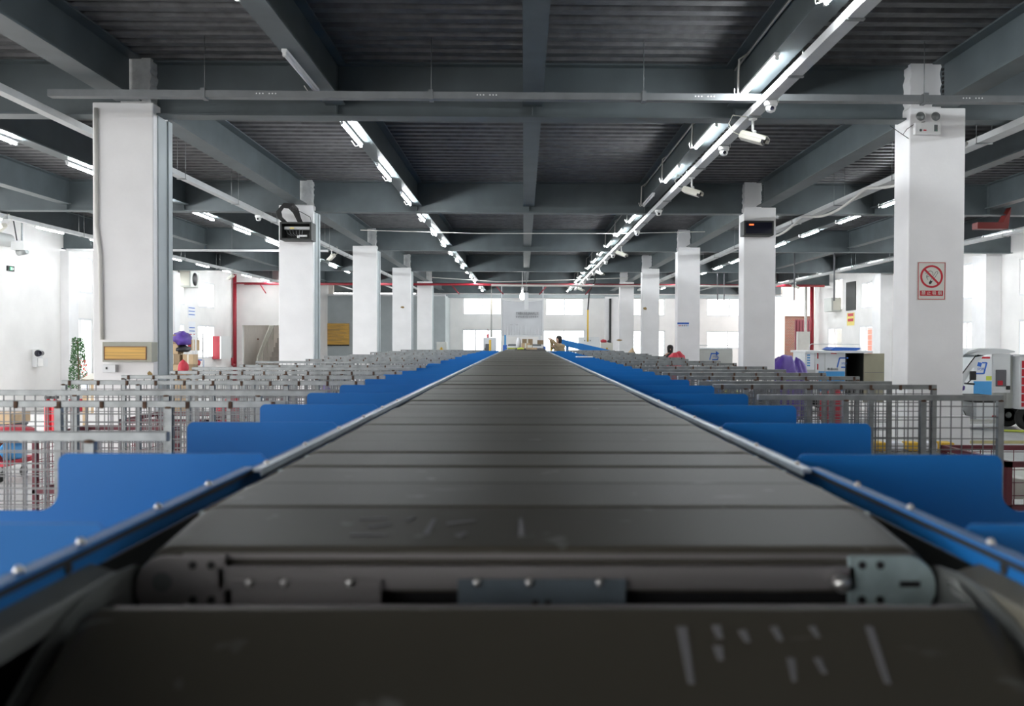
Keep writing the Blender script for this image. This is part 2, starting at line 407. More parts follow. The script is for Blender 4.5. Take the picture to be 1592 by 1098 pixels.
# right wall
RW = [rectX(1298, 1310, 432, 482, XR), rectX(1339, 1356.5, 437, 478.5, XR), rectX(1492, 1519, 407, 464, XR), rectX(1585, 1640, 393, 455, XR),
      rectX(1287, 1309, 509, 572, XR), rectX(1336, 1356, 506, 572, XR), rectX(1488, 1517, 499, 600, XR), rectX(1584, 1640, 495, 600, XR)]
doorsR = [(-4.5, -1.0, 0.0, 3.0)]
wall('wall_right', 'x', XR, XR + 0.24, YN, 39.4, 0, ZD, RW + doorsR)
for i, h in enumerate(RW): window('x', XR + 0.04, *h[:2], *h[2:], panes=2, blind=(0, 1) if i == 0 else ((1,) if i in (1, 3) else ()), bars=i in (4, 5, 7))
# unseen wall behind the camera: its right half is closed to dim that side, its left half is the open loading side
wall('wall_front_unseen', 'y', YN - 0.24, YN, XL - 0.24, XR + 0.24, 0, ZD, [(XL + 0.6, -3.2, 0, 4.3)])
# far wall
FW = [rectY(720, 780, 462.5, 490, YF), rectY(847.5, 907.5, 464, 490.5, YF), rectY(719, 780, 512, 560, YF), rectY(844.5, 909, 513, 560, YF),
      rectY(965, 1034, 464, 491, YF), rectY(962, 1034, 514, 556, YF), rectY(1099, 1170, 464, 492, YF), rectY(1099, 1165, 515, 542, YF)]
farL = at(690, 500, Y=YF).x; farR = at(1214, 500, Y=YF).x
wall('wall_back', 'y', YF, YF + 0.24, farL - 1.4, farR, 0, ZD, FW)
for i, h in enumerate(FW): window('y', YF + 0.12, *h[:2], *h[2:], panes=2 if i != 2 else 3, blind=(0, 1) if i in (0, 1, 4) else (), bars=i in (5, 7))
structure(MB().box(farL - 1.4, farR, YF - 0.12, YF, 3.83, 4.0).build('trim_1', 'grey_paint'))
# white wall with the stair doorway, and the grey partition with the notice
YS = 37.2
sd = rectY(377, 441, 506, 575, YS); xe = at(470, 500, Y=YS).x
wall('wall_stair', 'y', YS, YS + 0.2, XL - 0.24, xe, 0, ZD, [sd])
structure(MB().box(xe - 0.2, xe, YS + 0.2, 42.2, 0, ZD).build('wall_stair_side', 'wall_paint'))
structure(MB().box(xe, farL + 0.3, 42.0, 42.2, 0, 3.78).build('wall_partition', 'grey_paint'))
structure(MB().box(xe, farL + 0.3, 41.95, 42.25, 3.78, 3.86).build('trim_2', 'white_metal'))
structure(MB().box(farL + 0.1, farL + 0.3, 42.2, YF, 0, 3.8).build('wall_partition_side', 'grey_paint'))
structure(MB().box(XL - 0.3, xe, 43.2, 43.4, 0, ZD).build('wall_stairwell', 'cream_wall'))
wall('wall_stairwell_side', 'x', XL - 0.24, XL - 0.04, 37.4, 43.2, 0, ZD, [], 'cream_wall')
# recess at the right end: brick below, cream sheet above
structure(MB().box(farR - 0.2, XR + 2.5, 47.0, 47.2, 0, 3.05).build('wall_recess', 'brick'))
structure(MB().box(farR - 0.2, XR + 2.5, 46.9, 47.25, 3.05, ZD).build('wall_recess_upper', 'cream_wall'))
structure(MB().box(XR + 2.4, XR + 2.6, 39.4, 47.0, 0, ZD).build('wall_recess_side', 'cream_wall'))
structure(MB().box(farR - 0.24, farR, YF + 0.24, 47.0, 0, ZD).build('wall_recess_return', 'raw_plaster'))
# engaged columns on the walls
PN = [2]
def pilaster(x0, x1, y0, y1, z1=ZD, material='plaster'):
    PN[0] += 1; structure(MB().box(x0, x1, y0, y1, 0, z1).build('trim_%d' % PN[0], material, bevel=0.01))
for Y in (23.3, 30.3): pilaster(XL, XL + 0.22, Y, Y + 0.5, 4.0)
for Y in (16.6, 23.9, 31.0): pilaster(XR - 0.42, XR, Y, Y + 0.75, 4.1)
for px in (686, 950, 1205):
    X = at(px, 500, Y=YF).x; pilaster(X - 0.33, X + 0.33, YF - 0.35, YF, 3.9)
structure(MB().box(at(688, 500, Y=YF).x, at(692, 500, Y=YF).x, YF - 0.45, YF - 0.36, 0, 3.8).build('trim_30', 'black'))
structure(MB().box(at(946, 500, Y=YF).x, at(949, 500, Y=YF).x, YF - 0.45, YF - 0.36, 0, 3.8).build('trim_31', 'black'))
# outside the right windows: red and pale doors of the lane
tag(MB().box(14.6, 14.8, 24.0, 27.2, -0.2, 2.6).build('lane_door', 'salmon'), 'salmon red panel standing outside the right lower window beyond the no-smoking column', 'door panel')
tag(MB().box(14.6, 14.8, 34.3, 39.0, -0.2, 2.3).build('lane_door', 'salmon'), 'salmon red panel outside the barred right lower window under the air conditioner', 'door panel')

# ------------------------------------------------------------------ columns
COLS = []
CX = {'left': (-4.41, -3.79), 'right': (3.98, 4.56)}
def column(side, k, x0, x1):
    y0 = ROWS[k + 1] - 0.19; y1 = y0 + 0.385; cx = (x0 + x1) / 2
    where = 'left row' if side == 'left' else 'right row'
    t = thing('column', (cx, (y0 + y1) / 2, 0), 'white plastered column, %s from the camera in the %s' % (ORD[k], where), 'column', 'columns beside the conveyor')
    MB().box(x0, x1, y0, y1, 0.0, 4.165).build('shaft', 'plaster', t, bevel=0.012)
    MB().box(x0 - 0.05, x1 + 0.05, y0 - 0.06, y1 + 0.04, 0.0, 0.98).build('plinth', 'plaster', t, bevel=0.01)
    # rough plaster head, narrower, with ragged edges where it meets the steel
    s = 1 if side == 'left' else -1
    hx0, hx1 = cx - 0.10 * (1 if s > 0 else 1.6), cx + 0.10 * (2.2 if s > 0 else 1)
    if s > 0: hx0, hx1 = cx - 0.02, cx + 0.27
    else: hx0, hx1 = cx - 0.27, cx + 0.02
    rnd = random.Random(k * 7 + (1 if s > 0 else 2)); L = []; R = []; z = 4.165
    while z < ZD:
        L.append((hx0 - rnd.uniform(0.0, 0.02), z)); R.append((hx1 + rnd.uniform(0.0, 0.02), z)); z += 0.035
    L.append((hx0 - 0.01, ZD)); R.append((hx1 + 0.01, ZD))
    MB().prism(R + L[::-1], 'y', y0 + 0.01, y1 - 0.02).build('plaster_head', 'raw_plaster' if s > 0 else 'plaster', t)
    # grey-painted steel strip on the aisle face
    if s > 0: MB().box(x1, x1 + 0.012, y0 + 0.10, y1 + 0.03, 0.0, 4.05).box(x1, x1 + 0.03, y1 - 0.06, y1 + 0.04, 0, 4.05).build('steel_strip', 'grey_paint', t)
    # bolts of the beam splice
    bm = MB()
    for q in range(9):
        zz = 4.19 + q * 0.045
        bm.box(hx0 - 0.07 if s > 0 else hx1 + 0.03, hx0 - 0.03 if s > 0 else hx1 + 0.07, y0 + 0.0, y0 + 0.03, zz, zz + 0.024)
    bm.build('splice_bolts', 'black', t)
    COLS.append(t); return t
for k in range(0, 5):
    for side in ('left', 'right'): column(side, k, *CX[side])
# ------------------------------------------------------------------ steel beams
def ibeam_pts(c, zb, zt, fw, tw=0.012, tf=0.018):
    h = fw / 2
    return [(c - h, zb), (c + h, zb), (c + h, zb + tf), (c + tw / 2, zb + tf), (c + tw / 2, zt - tf), (c + h, zt - tf), (c + h, zt), (c - h, zt),
            (c - h, zt - tf), (c - tw / 2, zt - tf), (c - tw / 2, zb + tf), (c - h, zb + tf)]
for k, Y in enumerate(ROWS):
    m = MB().prism(ibeam_pts(Y, 4.06, ZD, 0.22), 'x', XL, XR)
    t = tag(m.build('cross_beam', 'beam_steel'), ('deep grey-green steel beam across the hall over the %s column row' % ORD[k - 1]) if k else
            'deep grey-green steel beam across the hall nearest the open loading side', 'steel beam', 'cross beams')
    st = MB()
    for x in LINES if 'LINES' in globals() else (-10.35, -8.25, -6.15, -1.95, 0.085, 2.2, 6.4, 8.5, 10.6):
        st.box(x - 0.006, x + 0.006, Y - 0.10, Y - 0.006, 4.078, ZD - 0.02).box(x - 0.006, x + 0.006, Y + 0.006, Y + 0.10, 4.078, ZD - 0.02)
    st.build('stiffener', 'beam_steel', t)
LINES = [(-10.35, 'outermost left line'), (-8.25, 'left line beside the outermost'), (-6.15, 'lit line left of left columns'), (-4.03, 'on the left columns'),
         (-1.95, 'lit line left of conveyor'), (0.085, 'directly over the conveyor'), (2.2, 'lit line right of conveyor'), (4.33, 'on the right columns'),
         (6.4, 'lit line right of right columns'), (8.5, 'right line beside the outermost'), (10.6, 'outermost right line')]
BAYN = ['nearest bay', 'second bay', 'third bay', 'fourth bay', 'fifth bay', 'farthest bay']
protos = {}
for x, ln in LINES:
    for k in range(6):
        fw = 0.26 if abs(abs(x) - 4.2) < 0.4 else 0.2
        y0, y1 = ROWS[k] + 0.11, ROWS[k + 1] - 0.11
        if k == 0: y0 = ROWS[0] + 0.11
        if x in (-4.03, 4.33): y0 += 0.09; y1 -= 0.10
        if fw not in protos or k == 0:
            pass
        t = MB().prism(ibeam_pts(x, 4.17, ZD, fw), 'y', y0, y1).build('joist', 'beam_steel')
        tag(t, 'grey-green steel joist, %s, %s' % (ln, BAYN[k]), 'steel beam', 'joists along the hall')
# last bay up to the far wall
for x, ln in LINES:
    pass
# ------------------------------------------------------------------ fluorescent tubes
def make_tube():
    t = thing('tube_light', (0, 0, 4.168), '', 'tube light')
    MB().box(-0.022, 0.022, 0, 1.2, 4.142, 4.168).build('batten', 'white_metal', t)
    MB().tube([(0, 0.03, 4.122), (0, 1.17, 4.122)], 0.013, 10).build('tube', 'tube_lit', t)
    MB().box(-0.014, 0.014, 0.0, 0.03, 4.108, 4.142).build('lamp_holder', 'white_plastic', t)
    MB().box(-0.014, 0.014, 1.17, 1.2, 4.108, 4.142).build('lamp_holder', 'white_plastic', t)
    MB().tube([(-0.02, 1.16, 4.135), (-0.07, 1.19, 4.12), (-0.09, 1.15, 4.15), (-0.10, 1.1, 4.168)], 0.006, 6).build('cable', 'conduit', t)
    return t
tube0 = make_tube(); first = [True]; unlit = {(-1.95, 0, 2), (-6.15, 0, 2), (2.2, 1, 2), (10.6, 1, 0)}
TL = [(-10.35, 'outermost left joists'), (-6.15, 'joists left of left columns'), (-1.95, 'joists left of conveyor'), (2.2, 'joists right of conveyor'),
      (6.4, 'joists right of right columns'), (10.6, 'outermost right joists')]
POS = ['near', 'middle', 'far']
for x, ln in TL:
    for k in range(0, 6):
        for j in range(3):
            if k == 5 and x < -5: continue
            if k == 0 and j == 0: continue
            if x in (6.4, 10.6) and k == 1 and j == 1: continue
            y = ROWS[k] + 0.45 + j * 2.4 if k else ROWS[k] + 0.3 + j * 2.4
            if k == 0: y = {1: 5.15, 2: 7.55}[j]
            t = tube0 if first[0] else copy_tree(tube0); first[0] = False
            t.location = (x + (-0.05 if x != 2.2 else -0.085), y, 4.168); off = (x, k, j) in unlit
            tag(t, '%s tube light, %s one in %s, %s' % ('unlit' if off else 'glowing white', POS[j], BAYN[k], ln), 'tube light', 'fluorescent tubes under the joists')
            if off:
                for c in t.children:
                    if c.name.startswith('tube'): c.data = c.data.copy(); c.data.materials[0] = MATS['tube_off']
c = copy_tree(tube0); c.location = (-10.9, 39.6, ZD - 0.002); tag(c, 'tube light inside the stairwell above the left doorway', 'tube light')  # unseen tubes added above door height to brighten the stairs
c = copy_tree(tube0); c.location = (-9.9, 39.6, ZD - 0.002); tag(c, 'second added tube light, unseen inside the stairwell, nearer the stairs', 'tube light')
# conduit runs feeding the tubes right of the conveyor
for k in range(0, 5):
    x = 2.2 - 0.035; m = MB(); y0 = ROWS[k] + 0.15; zz = ZD - 0.09
    m.tube([(x, y0, zz), (x, ROWS[k + 1] - 0.2, zz)], 0.011, 6)
    for j in range(3):
        yy = ROWS[k] + 0.45 + j * 2.4 + (1.2 if k else 1.0)
        if yy < ROWS[k + 1] - 0.2: m.tube([(x, yy, zz), (x - 0.09, yy, zz - 0.06), (x - 0.10, yy, 4.14), (x - 0.05, yy, 4.13)], 0.011, 6)
    tag(m.build('conduit', 'conduit'), 'pale conduit dropping to the tube lights right of conveyor, %s' % BAYN[k], 'conduit', 'conduits on the lit joist')
# ------------------------------------------------------------------ cable trays
def cable_tray(x, y0, y1, zt, wd, material, label, rods, slots=True, h=0.07):
    t = thing('cable_tray', (x, (y0 + y1) / 2, zt), label, 'cable tray')
    MB().prism([(x - wd / 2, zt - h), (x + wd / 2, zt - h), (x + wd / 2, zt), (x + wd / 2 - 0.004, zt), (x + wd / 2 - 0.004, zt - h + 0.004),
                (x - wd / 2 + 0.004, zt - h + 0.004), (x - wd / 2 + 0.004, zt), (x - wd / 2, zt)], 'y', y0, y1).build('channel', material, t)
    for yy in rods:
        m = MB(); rx = x + wd / 2 + 0.006
        m.tube([(rx, yy, zt - h), (rx, yy, ZD)], 0.004, 6)
        if x != 2.27: m.tube([(x - wd / 2 - 0.006, yy, zt - h), (x - wd / 2 - 0.006, yy, ZD)], 0.004, 6)
        m.box(x - wd / 2 - 0.012, x + wd / 2 + 0.012, yy - 0.02, yy + 0.02, zt - h - 0.012, zt - h)
        m.build('hanger', 'galvanised', t)
    return t
def skip_rows(ys): return [y for y in ys if all(abs(y - r) > 0.2 for r in ROWS)]
cable_tray(2.27, 4.5, 40.0, 4.04, 0.11, 'tray_white', 'long cable tray carrying security cameras right of the conveyor', skip_rows([6.2 + 1.35 * i for i in range(25)]))
cable_tray(-4.72, 3.0, 40.0, 4.03, 0.10, 'tray_white', 'pale cable tray just left of the left column row', skip_rows([5.6 + 2.3 * i for i in range(15)]))
cable_tray(5.12, 3.0, 40.0, 4.03, 0.16, 'tray_white', 'wide pale cable tray just right of the right column row', skip_rows([5.4 + 2.3 * i for i in range(15)]))
cable_tray(-9.55, 6.0, 36.5, 4.03, 0.10, 'tray_white', 'cable tray under the ceiling close to the left wall', skip_rows([8 + 2.9 * i for i in range(10)]))
cable_tray(10.1, 12.0, 38.5, 4.03, 0.12, 'tray_white', 'cable tray under the ceiling close to the right wall', skip_rows([13 + 2.9 * i for i in range(9)]))
# crosswise tray in front of the nearest cross beam
t = thing('cross_cable_tray', (0, 8.6, 4.05), 'dark slotted cable tray hung across the hall before the nearest columns', 'cable tray')
xa, xb = at(76, 150, Y=8.6).x, 5.6; zt = 4.10
def wob(x): return zt - 0.0
MB().box(xa, xb, 8.57, 8.575, zt - 0.065, zt).box(xa, xb, 8.575, 8.66, zt - 0.065, zt - 0.06).box(xa, xb, 8.66, 8.665, zt - 0.065, zt).build('channel', 'tray_steel', t)
for px in (317, 670, 1001, 1438):
    X = at(px, 150, Y=8.6).x
    MB().tube([(X, 8.62, zt - 0.06), (X, 8.62, ZD)], 0.004, 6).box(X - 0.02, X + 0.02, 8.56, 8.675, zt - 0.075, zt + 0.02).build('hanger', 'tray_steel', t)
for px in (415, 757, 1095, 1510):
    X = at(px, 150, Y=8.6).x; m = MB()
    for q in range(7):
        if q == 3: continue
        m.tube([(X - 0.09 + q * 0.03, 8.569, zt - 0.028), (X - 0.09 + q * 0.03, 8.5705, zt - 0.028)], 0.007, 8)
    m.build('slot', 'white_plastic', t)
tt = at(240, 330, Y=22.0); 
t = thing('cross_cable_tray', (-7.2, 22.6, 3.95), 'pale slotted cable tray across the left bay behind the nearest left column', 'cable tray')
MB().box(XL + 0.5, -4.9, 22.6, 22.68, 3.94, 3.99).build('channel', 'tray_white', t)
for X in (-10.8, -7.3, -5.4): MB().tube([(X, 22.64, 3.99), (X, 22.64, ZD)], 0.004, 6).build('hanger', 'tray_steel', t)
# ------------------------------------------------------------------ the sorting conveyor
BX, BH = 0.02, 1.496                           # middle of the belt and its height above the floor
conv = thing('sorting_conveyor', (BX, 11.0, 0), 'long sorting conveyor of dark grey belt trays running down the middle of the hall', 'conveyor')
def tray_profile(hw=0.528, r=0.045, n=6):
    pts = [(-hw, -0.07)]
    for i in range(n + 1):
        a = PI - (PI / 2) * i / n; pts.append((-hw + r + r * math.cos(a), -r + r * math.sin(a)))
    for i in range(n + 1):
        a = PI / 2 - (PI / 2) * i / n; pts.append((hw - r + r * math.cos(a), -r + r * math.sin(a)))
    return pts + [(hw, -0.07)]
def make_tray(length, y_front, z, pitch, detail, seed=0, bevel=0.006):
    """tray whose near upper edge is at y_front, z; it rises away from the camera by the angle pitch"""
    rnd = random.Random(seed)
    M = Matrix.Translation((BX, y_front, z)) @ Matrix.Rotation(pitch, 4, 'X')
    pts = tray_profile()
    o = MB().prism(pts, 'y', 0, length, M).build('belt_tray', 'belt_rubber', conv, bevel=bevel, segs=3)
    if detail:
        m = MB().box(-0.50, 0.50, -0.006, -0.0005, -0.020, -0.009, M); m.build('edge_strip', 'aluminium', o)
        for s in (-1, 1):
            m = MB().box(s * 0.41, s * 0.515, -0.008, -0.001, -0.028, -0.008, M); m.build('end_bracket', 'zinc', o)
            h = MB()
            for xx in (0.43, 0.455): h.tube([M @ Vector((s * xx, -0.012, -0.018)), M @ Vector((s * xx, -0.0075, -0.018))], 0.004, 8)
            h.build('bolt_holes', 'black', o)
    return o
PITCH = 0.22
def chalk(tray, strokes):
    m = MB()
    for (x0, y0, x1, y1, wd, z) in strokes:
        m.bar((x0, y0, z), (x1, y1, z), wd, 0.001)
    m.build('chalk_mark', 'chalk', tray)
# the flat run: every tray rocks a little on its carriage
ny = 96
far0 = None
for i in range(ny):
    y = 1.388 + PITCH * i; rnd = random.Random(i * 3 + 1)
    if i < 14:
        t = make_tray(PITCH - 0.010, y, BH + rnd.uniform(-0.003, 0.002), rnd.uniform(-0.008, 0.016), i < 5, i)
        t['length'] = 0
        del t['length']
    else:
        if far0 is None: far0 = make_tray(PITCH - 0.010, 0, BH, 0.004, False, bevel=0.005); t = far0; off0 = Vector(t.location); t.location = off0 + Vector((0, y, 0))
        else: t = far0.copy(); COL.objects.link(t); t.parent = conv; t.location = off0 + Vector((0, y, rnd.uniform(-0.003, 0.003)))
# the two nearest trays tip over the head drum
trA = make_tray(0.186, 1.198, 1.473, math.atan2(0.021, 0.186), False, 501, 0.008)
trB = make_tray(0.20, 0.833, 1.360, math.radians(27.5), False, 502, 0.01)
trC = make_tray(0.20, 0.71, 1.17, math.radians(55), False, 503, 0.01)
# front of tray A: lip, cross bar, end plates with holes, brackets
def front(name, material, x0, x1, z0, z1, y=1.196, th=0.004, bevel=0.001, par=None):
    return MB().box(BX + x0, BX + x1, y - th, y, z0, z1).build(name, material, par or trA, bevel=bevel)
front('edge_strip', 'aluminium', -0.47, 0.50, 1.459, 1.466)
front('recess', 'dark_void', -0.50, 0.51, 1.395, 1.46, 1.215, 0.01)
front('cross_bar', 'aluminium', -0.42, 0.42, 1.421, 1.452, 1.200, 0.02)
front('lower_lip', 'aluminium', -0.46, 0.46, 1.390, 1.405, 1.175, 0.03)
def endplate(s, material, holes, slot):
    m = MB(); pts = []
    z0, z1 = 1.394, 1.466; xi, xo = 0.41, 0.527
    pts = [(xi, z0), (xo - 0.01, z0), (xo, z0 + 0.02)]
    for i in range(7):
        a = (PI / 2) * i / 6; pts.append((xo - 0.04 + 0.04 * math.cos(a), z1 - 0.04 + 0.04 * math.sin(a)))
    pts += [(xi, z1)]
    p = MB().prism([(BX + s * x, z) for x, z in pts], 'y', 1.180, 1.186).build('end_plate', material, trA, bevel=0.002)
    h = MB()
    for xx, zz in holes: h.tube([(BX + s * xx, 1.1785, zz), (BX + s * xx, 1.1815, zz)], 0.0055, 12)
    h.build('bolt_holes', 'black', p)
    if slot == 'slot': MB().box(BX + s * 0.478, BX + s * 0.505, 1.1785, 1.181, 1.425, 1.433).build('slot', 'black', p)
    else: MB().tube([(BX + s * 0.492, 1.1785, 1.432), (BX + s * 0.492, 1.1812, 1.432)], 0.013, 16).build('axle_end', 'tray_steel', p)
HO = [(0.428, 1.454), (0.452, 1.454), (0.428, 1.408), (0.452, 1.408)]
endplate(-1, 'aluminium', HO, 'axle'); endplate(1, 'zinc', HO, 'slot')
def bracket(x0, x1, material, screws):
    p = front('mounting_bracket', material, x0, x1, 1.400, 1.437, 1.176, 0.004)
    for xx in screws: MB().lathe([(0.005, 0), (0.005, -0.006), (0.003, -0.008)], (BX + xx, 1.173, 1.4335), 'y', 12).build('screw', 'bolt', p)
    return p
bracket(-0.40, -0.205, 'aluminium', (-0.375, -0.33, -0.245)); c = bracket(-0.105, 0.115, 'blue_zinc', (-0.08, -0.012, 0.08))
for xx in (-0.004, 0.013): MB().box(BX + xx - 0.004, BX + xx + 0.004, 1.1712, 1.1725, 1.403, 1.410).build('square_hole', 'black', c)
MB().lathe([(0.011, 0), (0.011, -0.02), (0.007, -0.024)], (BX + 0.395, 1.178, 1.434), 'y', 12).build('bolt', 'bolt', trA)
MB().box(BX - 0.48, BX + 0.49, 1.012, 1.018, 1.43, 1.449).build('edge_strip', 'aluminium', trB, bevel=0.002)
# scuffs and chalk strokes lying on the two nearest trays
def on_tray(tray, y_front, z, pitch, strokes):
    M = Matrix.Translation((BX, y_front, z)) @ Matrix.Rotation(pitch, 4, 'X')
    for st in strokes:
        x0, y0, x1, y1, wd = st; m = MB()
        d = Vector((x1 - x0, y1 - y0, 0)); nn = Vector((-d.y, d.x, 0)).normalized() * wd / 2
        q = [M @ Vector((x0, y0, 0.0012)) + M.to_3x3() @ nn, M @ Vector((x0, y0, 0.0012)) - M.to_3x3() @ nn, M @ Vector((x1, y1, 0.0012)) - M.to_3x3() @ nn * 0.6, M @ Vector((x1, y1, 0.0012)) + M.to_3x3() @ nn * 0.6]
        up = M.to_3x3() @ Vector((0, 0, -0.001)); m.add(q + [p + up for p in q], [(0, 1, 2, 3), (7, 6, 5, 4), (0, 4, 5, 1), (1, 5, 6, 2), (2, 6, 7, 3), (3, 7, 4, 0)])
        m.build('chalk_mark', 'chalk', tray)
on_tray(trA, 1.198, 1.473, math.atan2(0.021, 0.186), [(-0.022, 0.045, -0.024, 0.125, 0.010), (-0.26, 0.05, -0.21, 0.05, 0.010), (-0.26, 0.12, -0.22, 0.125, 0.008), (-0.155, 0.05, -0.15, 0.12, 0.010),
    (-0.11, 0.045, -0.10, 0.06, 0.012), (-0.13, 0.10, -0.09, 0.115, 0.008), (-0.19, 0.115, -0.18, 0.13, 0.008), (-0.24, 0.085, -0.21, 0.10, 0.01)])
on_tray(trB, 0.833, 1.360, math.radians(27.5), [(0.154, 0.165, 0.152, 0.087, 0.011), (0.192, 0.167, 0.193, 0.148, 0.010), (0.188, 0.137, 0.188, 0.118, 0.010), (0.219, 0.160, 0.222, 0.143, 0.009),
    (0.360, 0.165, 0.353, 0.087, 0.009), (0.255, 0.165, 0.258, 0.145, 0.008), (0.262, 0.12, 0.258, 0.09, 0.008), (0.297, 0.165, 0.300, 0.15, 0.007), (0.29, 0.12, 0.292, 0.10, 0.007)])
MB().box(BX - 0.5, BX + 0.56, 22.56, 24.7, 0.9, 1.496).build('end_table', 'cover_grey', conv)
# inside of the conveyor: closed dark body, side skirts, rails, legs
MB().box(BX - 0.50, BX + 0.50, 1.25, 22.4, 0.95, 1.41).build('inner_body', 'cover_grey', conv)
MB().lathe([(0.30, -0.50), (0.30, 0.50)], (BX, 1.10, 1.08), 'x', 32).build('head_drum', 'black', conv)
for s in (-1, 1):
    sk = MB().box(BX + s * 0.575, BX + s * 0.581, 0.6, 22.5, 1.455, 1.486).build('side_skirt', 'blue_paint', conv)
    rl = MB().box(BX + s * 0.541, BX + s * 0.560, 1.80, 22.5, 1.484, 1.492).box(BX + s * 0.541, BX + s * 0.545, 1.80, 22.5, 1.476, 1.484)
    rl.build('guard_rail', 'rail_steel', conv, bevel=0.001)
    MB().box(BX + s * 0.566, BX + s * 0.588, 0.62, 1.84, 1.486, 1.491).build('rail_flange', 'blue_paint', conv, bevel=0.001)
    MB().box(BX + s * 0.567, BX + s * 0.573, 0.62, 1.84, 1.478, 1.486).build('rail_shadow_strip', 'black', conv)  # black strip that paints the shadow line under the rail lip
    for q, y in enumerate([0.72 + 0.14 * i for i in range(4)] + [1.38, 1.60, 1.87, 2.2, 2.6, 3.0, 3.4, 3.8]):
        MB().lathe([(0.0055, 0), (0.0055, 0.003), (0.0035, 0.007), (0.0015, 0.008)], (BX + s * (0.578 if y < 1.8 else 0.552), y, 1.491 if y < 1.8 else 1.492), 'z', 12).build('bolt', 'bolt', conv)
    for y in (0.93, 1.10):
        MB().tube([(BX + s * 0.574, y, 1.470), (BX + s * 0.5725, y, 1.470)], 0.008, 12).build('skirt_hole', 'black', conv)
    MB().box(BX + s * 0.582, BX + s * 0.60, 0.3, 22.4, 0.80, 1.45).build('side_void_shade', 'ink', conv)  # black sheet added; its colour gives the shade of the void below the channel
    # channel beside the head drum
    MB().prism([(BX + s * 0.575, 1.462), (BX + s * 0.538, 1.450), (BX + s * 0.538, 1.425), (BX + s * 0.542, 1.425), (BX + s * 0.542, 1.446), (BX + s * 0.575, 1.456)], 'y', 0.45, 1.16).build('side_channel', 'cover_grey' if s < 0 else 'cover_tan', conv, bevel=0.003)
    pts = [(1.13 + 0.395 * math.cos(a), 1.06 + 0.395 * math.sin(a)) for a in [2 * PI * i / 40 for i in range(40)]]
    MB().prism(pts, 'x', BX + s * 0.537, BX + s * 0.533).build('drum_side_plate', 'cover_grey', conv)
    m = MB().box(BX + s * 0.52, BX + s * 0.58, 0.4, 22.4, 0.80, 0.95); m.build('side_frame', 'cover_grey', conv)
    for y in (0.9, 3.4, 6.4, 9.4, 12.4, 15.4, 18.4, 21.4):
        MB().box(BX + s * 0.50, BX + s * 0.58, y, y + 0.08, 0.0, 0.80).build('leg', 'cover_grey', conv)
# crumpled clear film caught on the right end of the head drum
m = MB(); rnd = random.Random(5); vs = []; A_, B_ = 12, 8
for i in range(A_ + 1):
    for j in range(B_ + 1):
        u, v = i / A_, j / B_
        vs.append((BX + 0.525 + 0.045 * u + rnd.uniform(-0.006, 0.006), 1.16 - 0.27 * v + rnd.uniform(-0.008, 0.008), 1.442 - 0.045 * v * v * 1.6 - 0.03 * u + rnd.uniform(-0.008, 0.008)))
fs = [(i * (B_ + 1) + j, (i + 1) * (B_ + 1) + j, (i + 1) * (B_ + 1) + j + 1, i * (B_ + 1) + j + 1) for i in range(A_) for j in range(B_)]
o = m.add(vs, fs, True).build('plastic_film', 'gloss_plastic'); tag(o, 'crumpled glossy plastic film on the right shoulder of the nearest tray', 'plastic film')
sm = o.modifiers.new('thickness', 'SOLIDIFY'); sm.thickness = 0.0015

# ------------------------------------------------------------------ chutes
CP, CY0, CN = 0.763, 1.24, 27
def make_chute(s):
    t = thing('sorting_chute', (BX + s * 1.0, 0, 0.9), '', 'chute')
    z1 = BH; zo = 1.369; ui, uo = 0.592, (1.05 if s < 0 else 1.055)
    pts = [(ui, 1.0), (ui, z1 - 0.012), (ui + 0.012, z1)]
    r = 0.022
    for i in range(7):
        a = PI / 2 - (PI / 2) * i / 6; pts.append((uo - r + r * math.cos(a), z1 - r + r * math.sin(a)))
    r = 0.042
    for i in range(7):
        a = PI + (PI / 2) * i / 6; pts.append((uo + r + r * math.cos(a), zo + r + r * math.sin(a)))
    pts += [(1.24, zo), (1.28, zo - 0.03), (1.28, 0.92), (1.24, 0.88)]
    MB().prism([(BX + s * u, z) for u, z in pts], 'y', 0, 0.004).build('divider_plate', 'blue_paint', t)
    m = MB().prism([(BX + s * 0.60, 1.36), (BX + s * 1.26, 1.04), (BX + s * 1.26, 1.035), (BX + s * 0.60, 1.355)], 'y', 0.006, CP - 0.004)
    m.build('slide', 'blue_paint', t)
    MB().box(BX + s * 1.26, BX + s * 1.275, 0.006, CP - 0.004, 0.96, 1.07).build('lip', 'blue_paint', t)
    for y in (0.10,): MB().box(BX + s * 1.22, BX + s * 1.255, y, y + 0.04, 0, 1.03).build('leg', 'galvanised', t)
    return t
for s, sd in ((-1, 'left'), (1, 'right')):
    c0 = make_chute(s)
    for i in range(CN):
        c = c0 if i == 0 else copy_tree(c0)
        c.location.y = CY0 + CP * i
        tag(c, 'blue sheet-metal chute with upright divider, %s from camera on the %s of the belt' % (ORD[i], sd), 'chute', 'blue chutes along the conveyor')
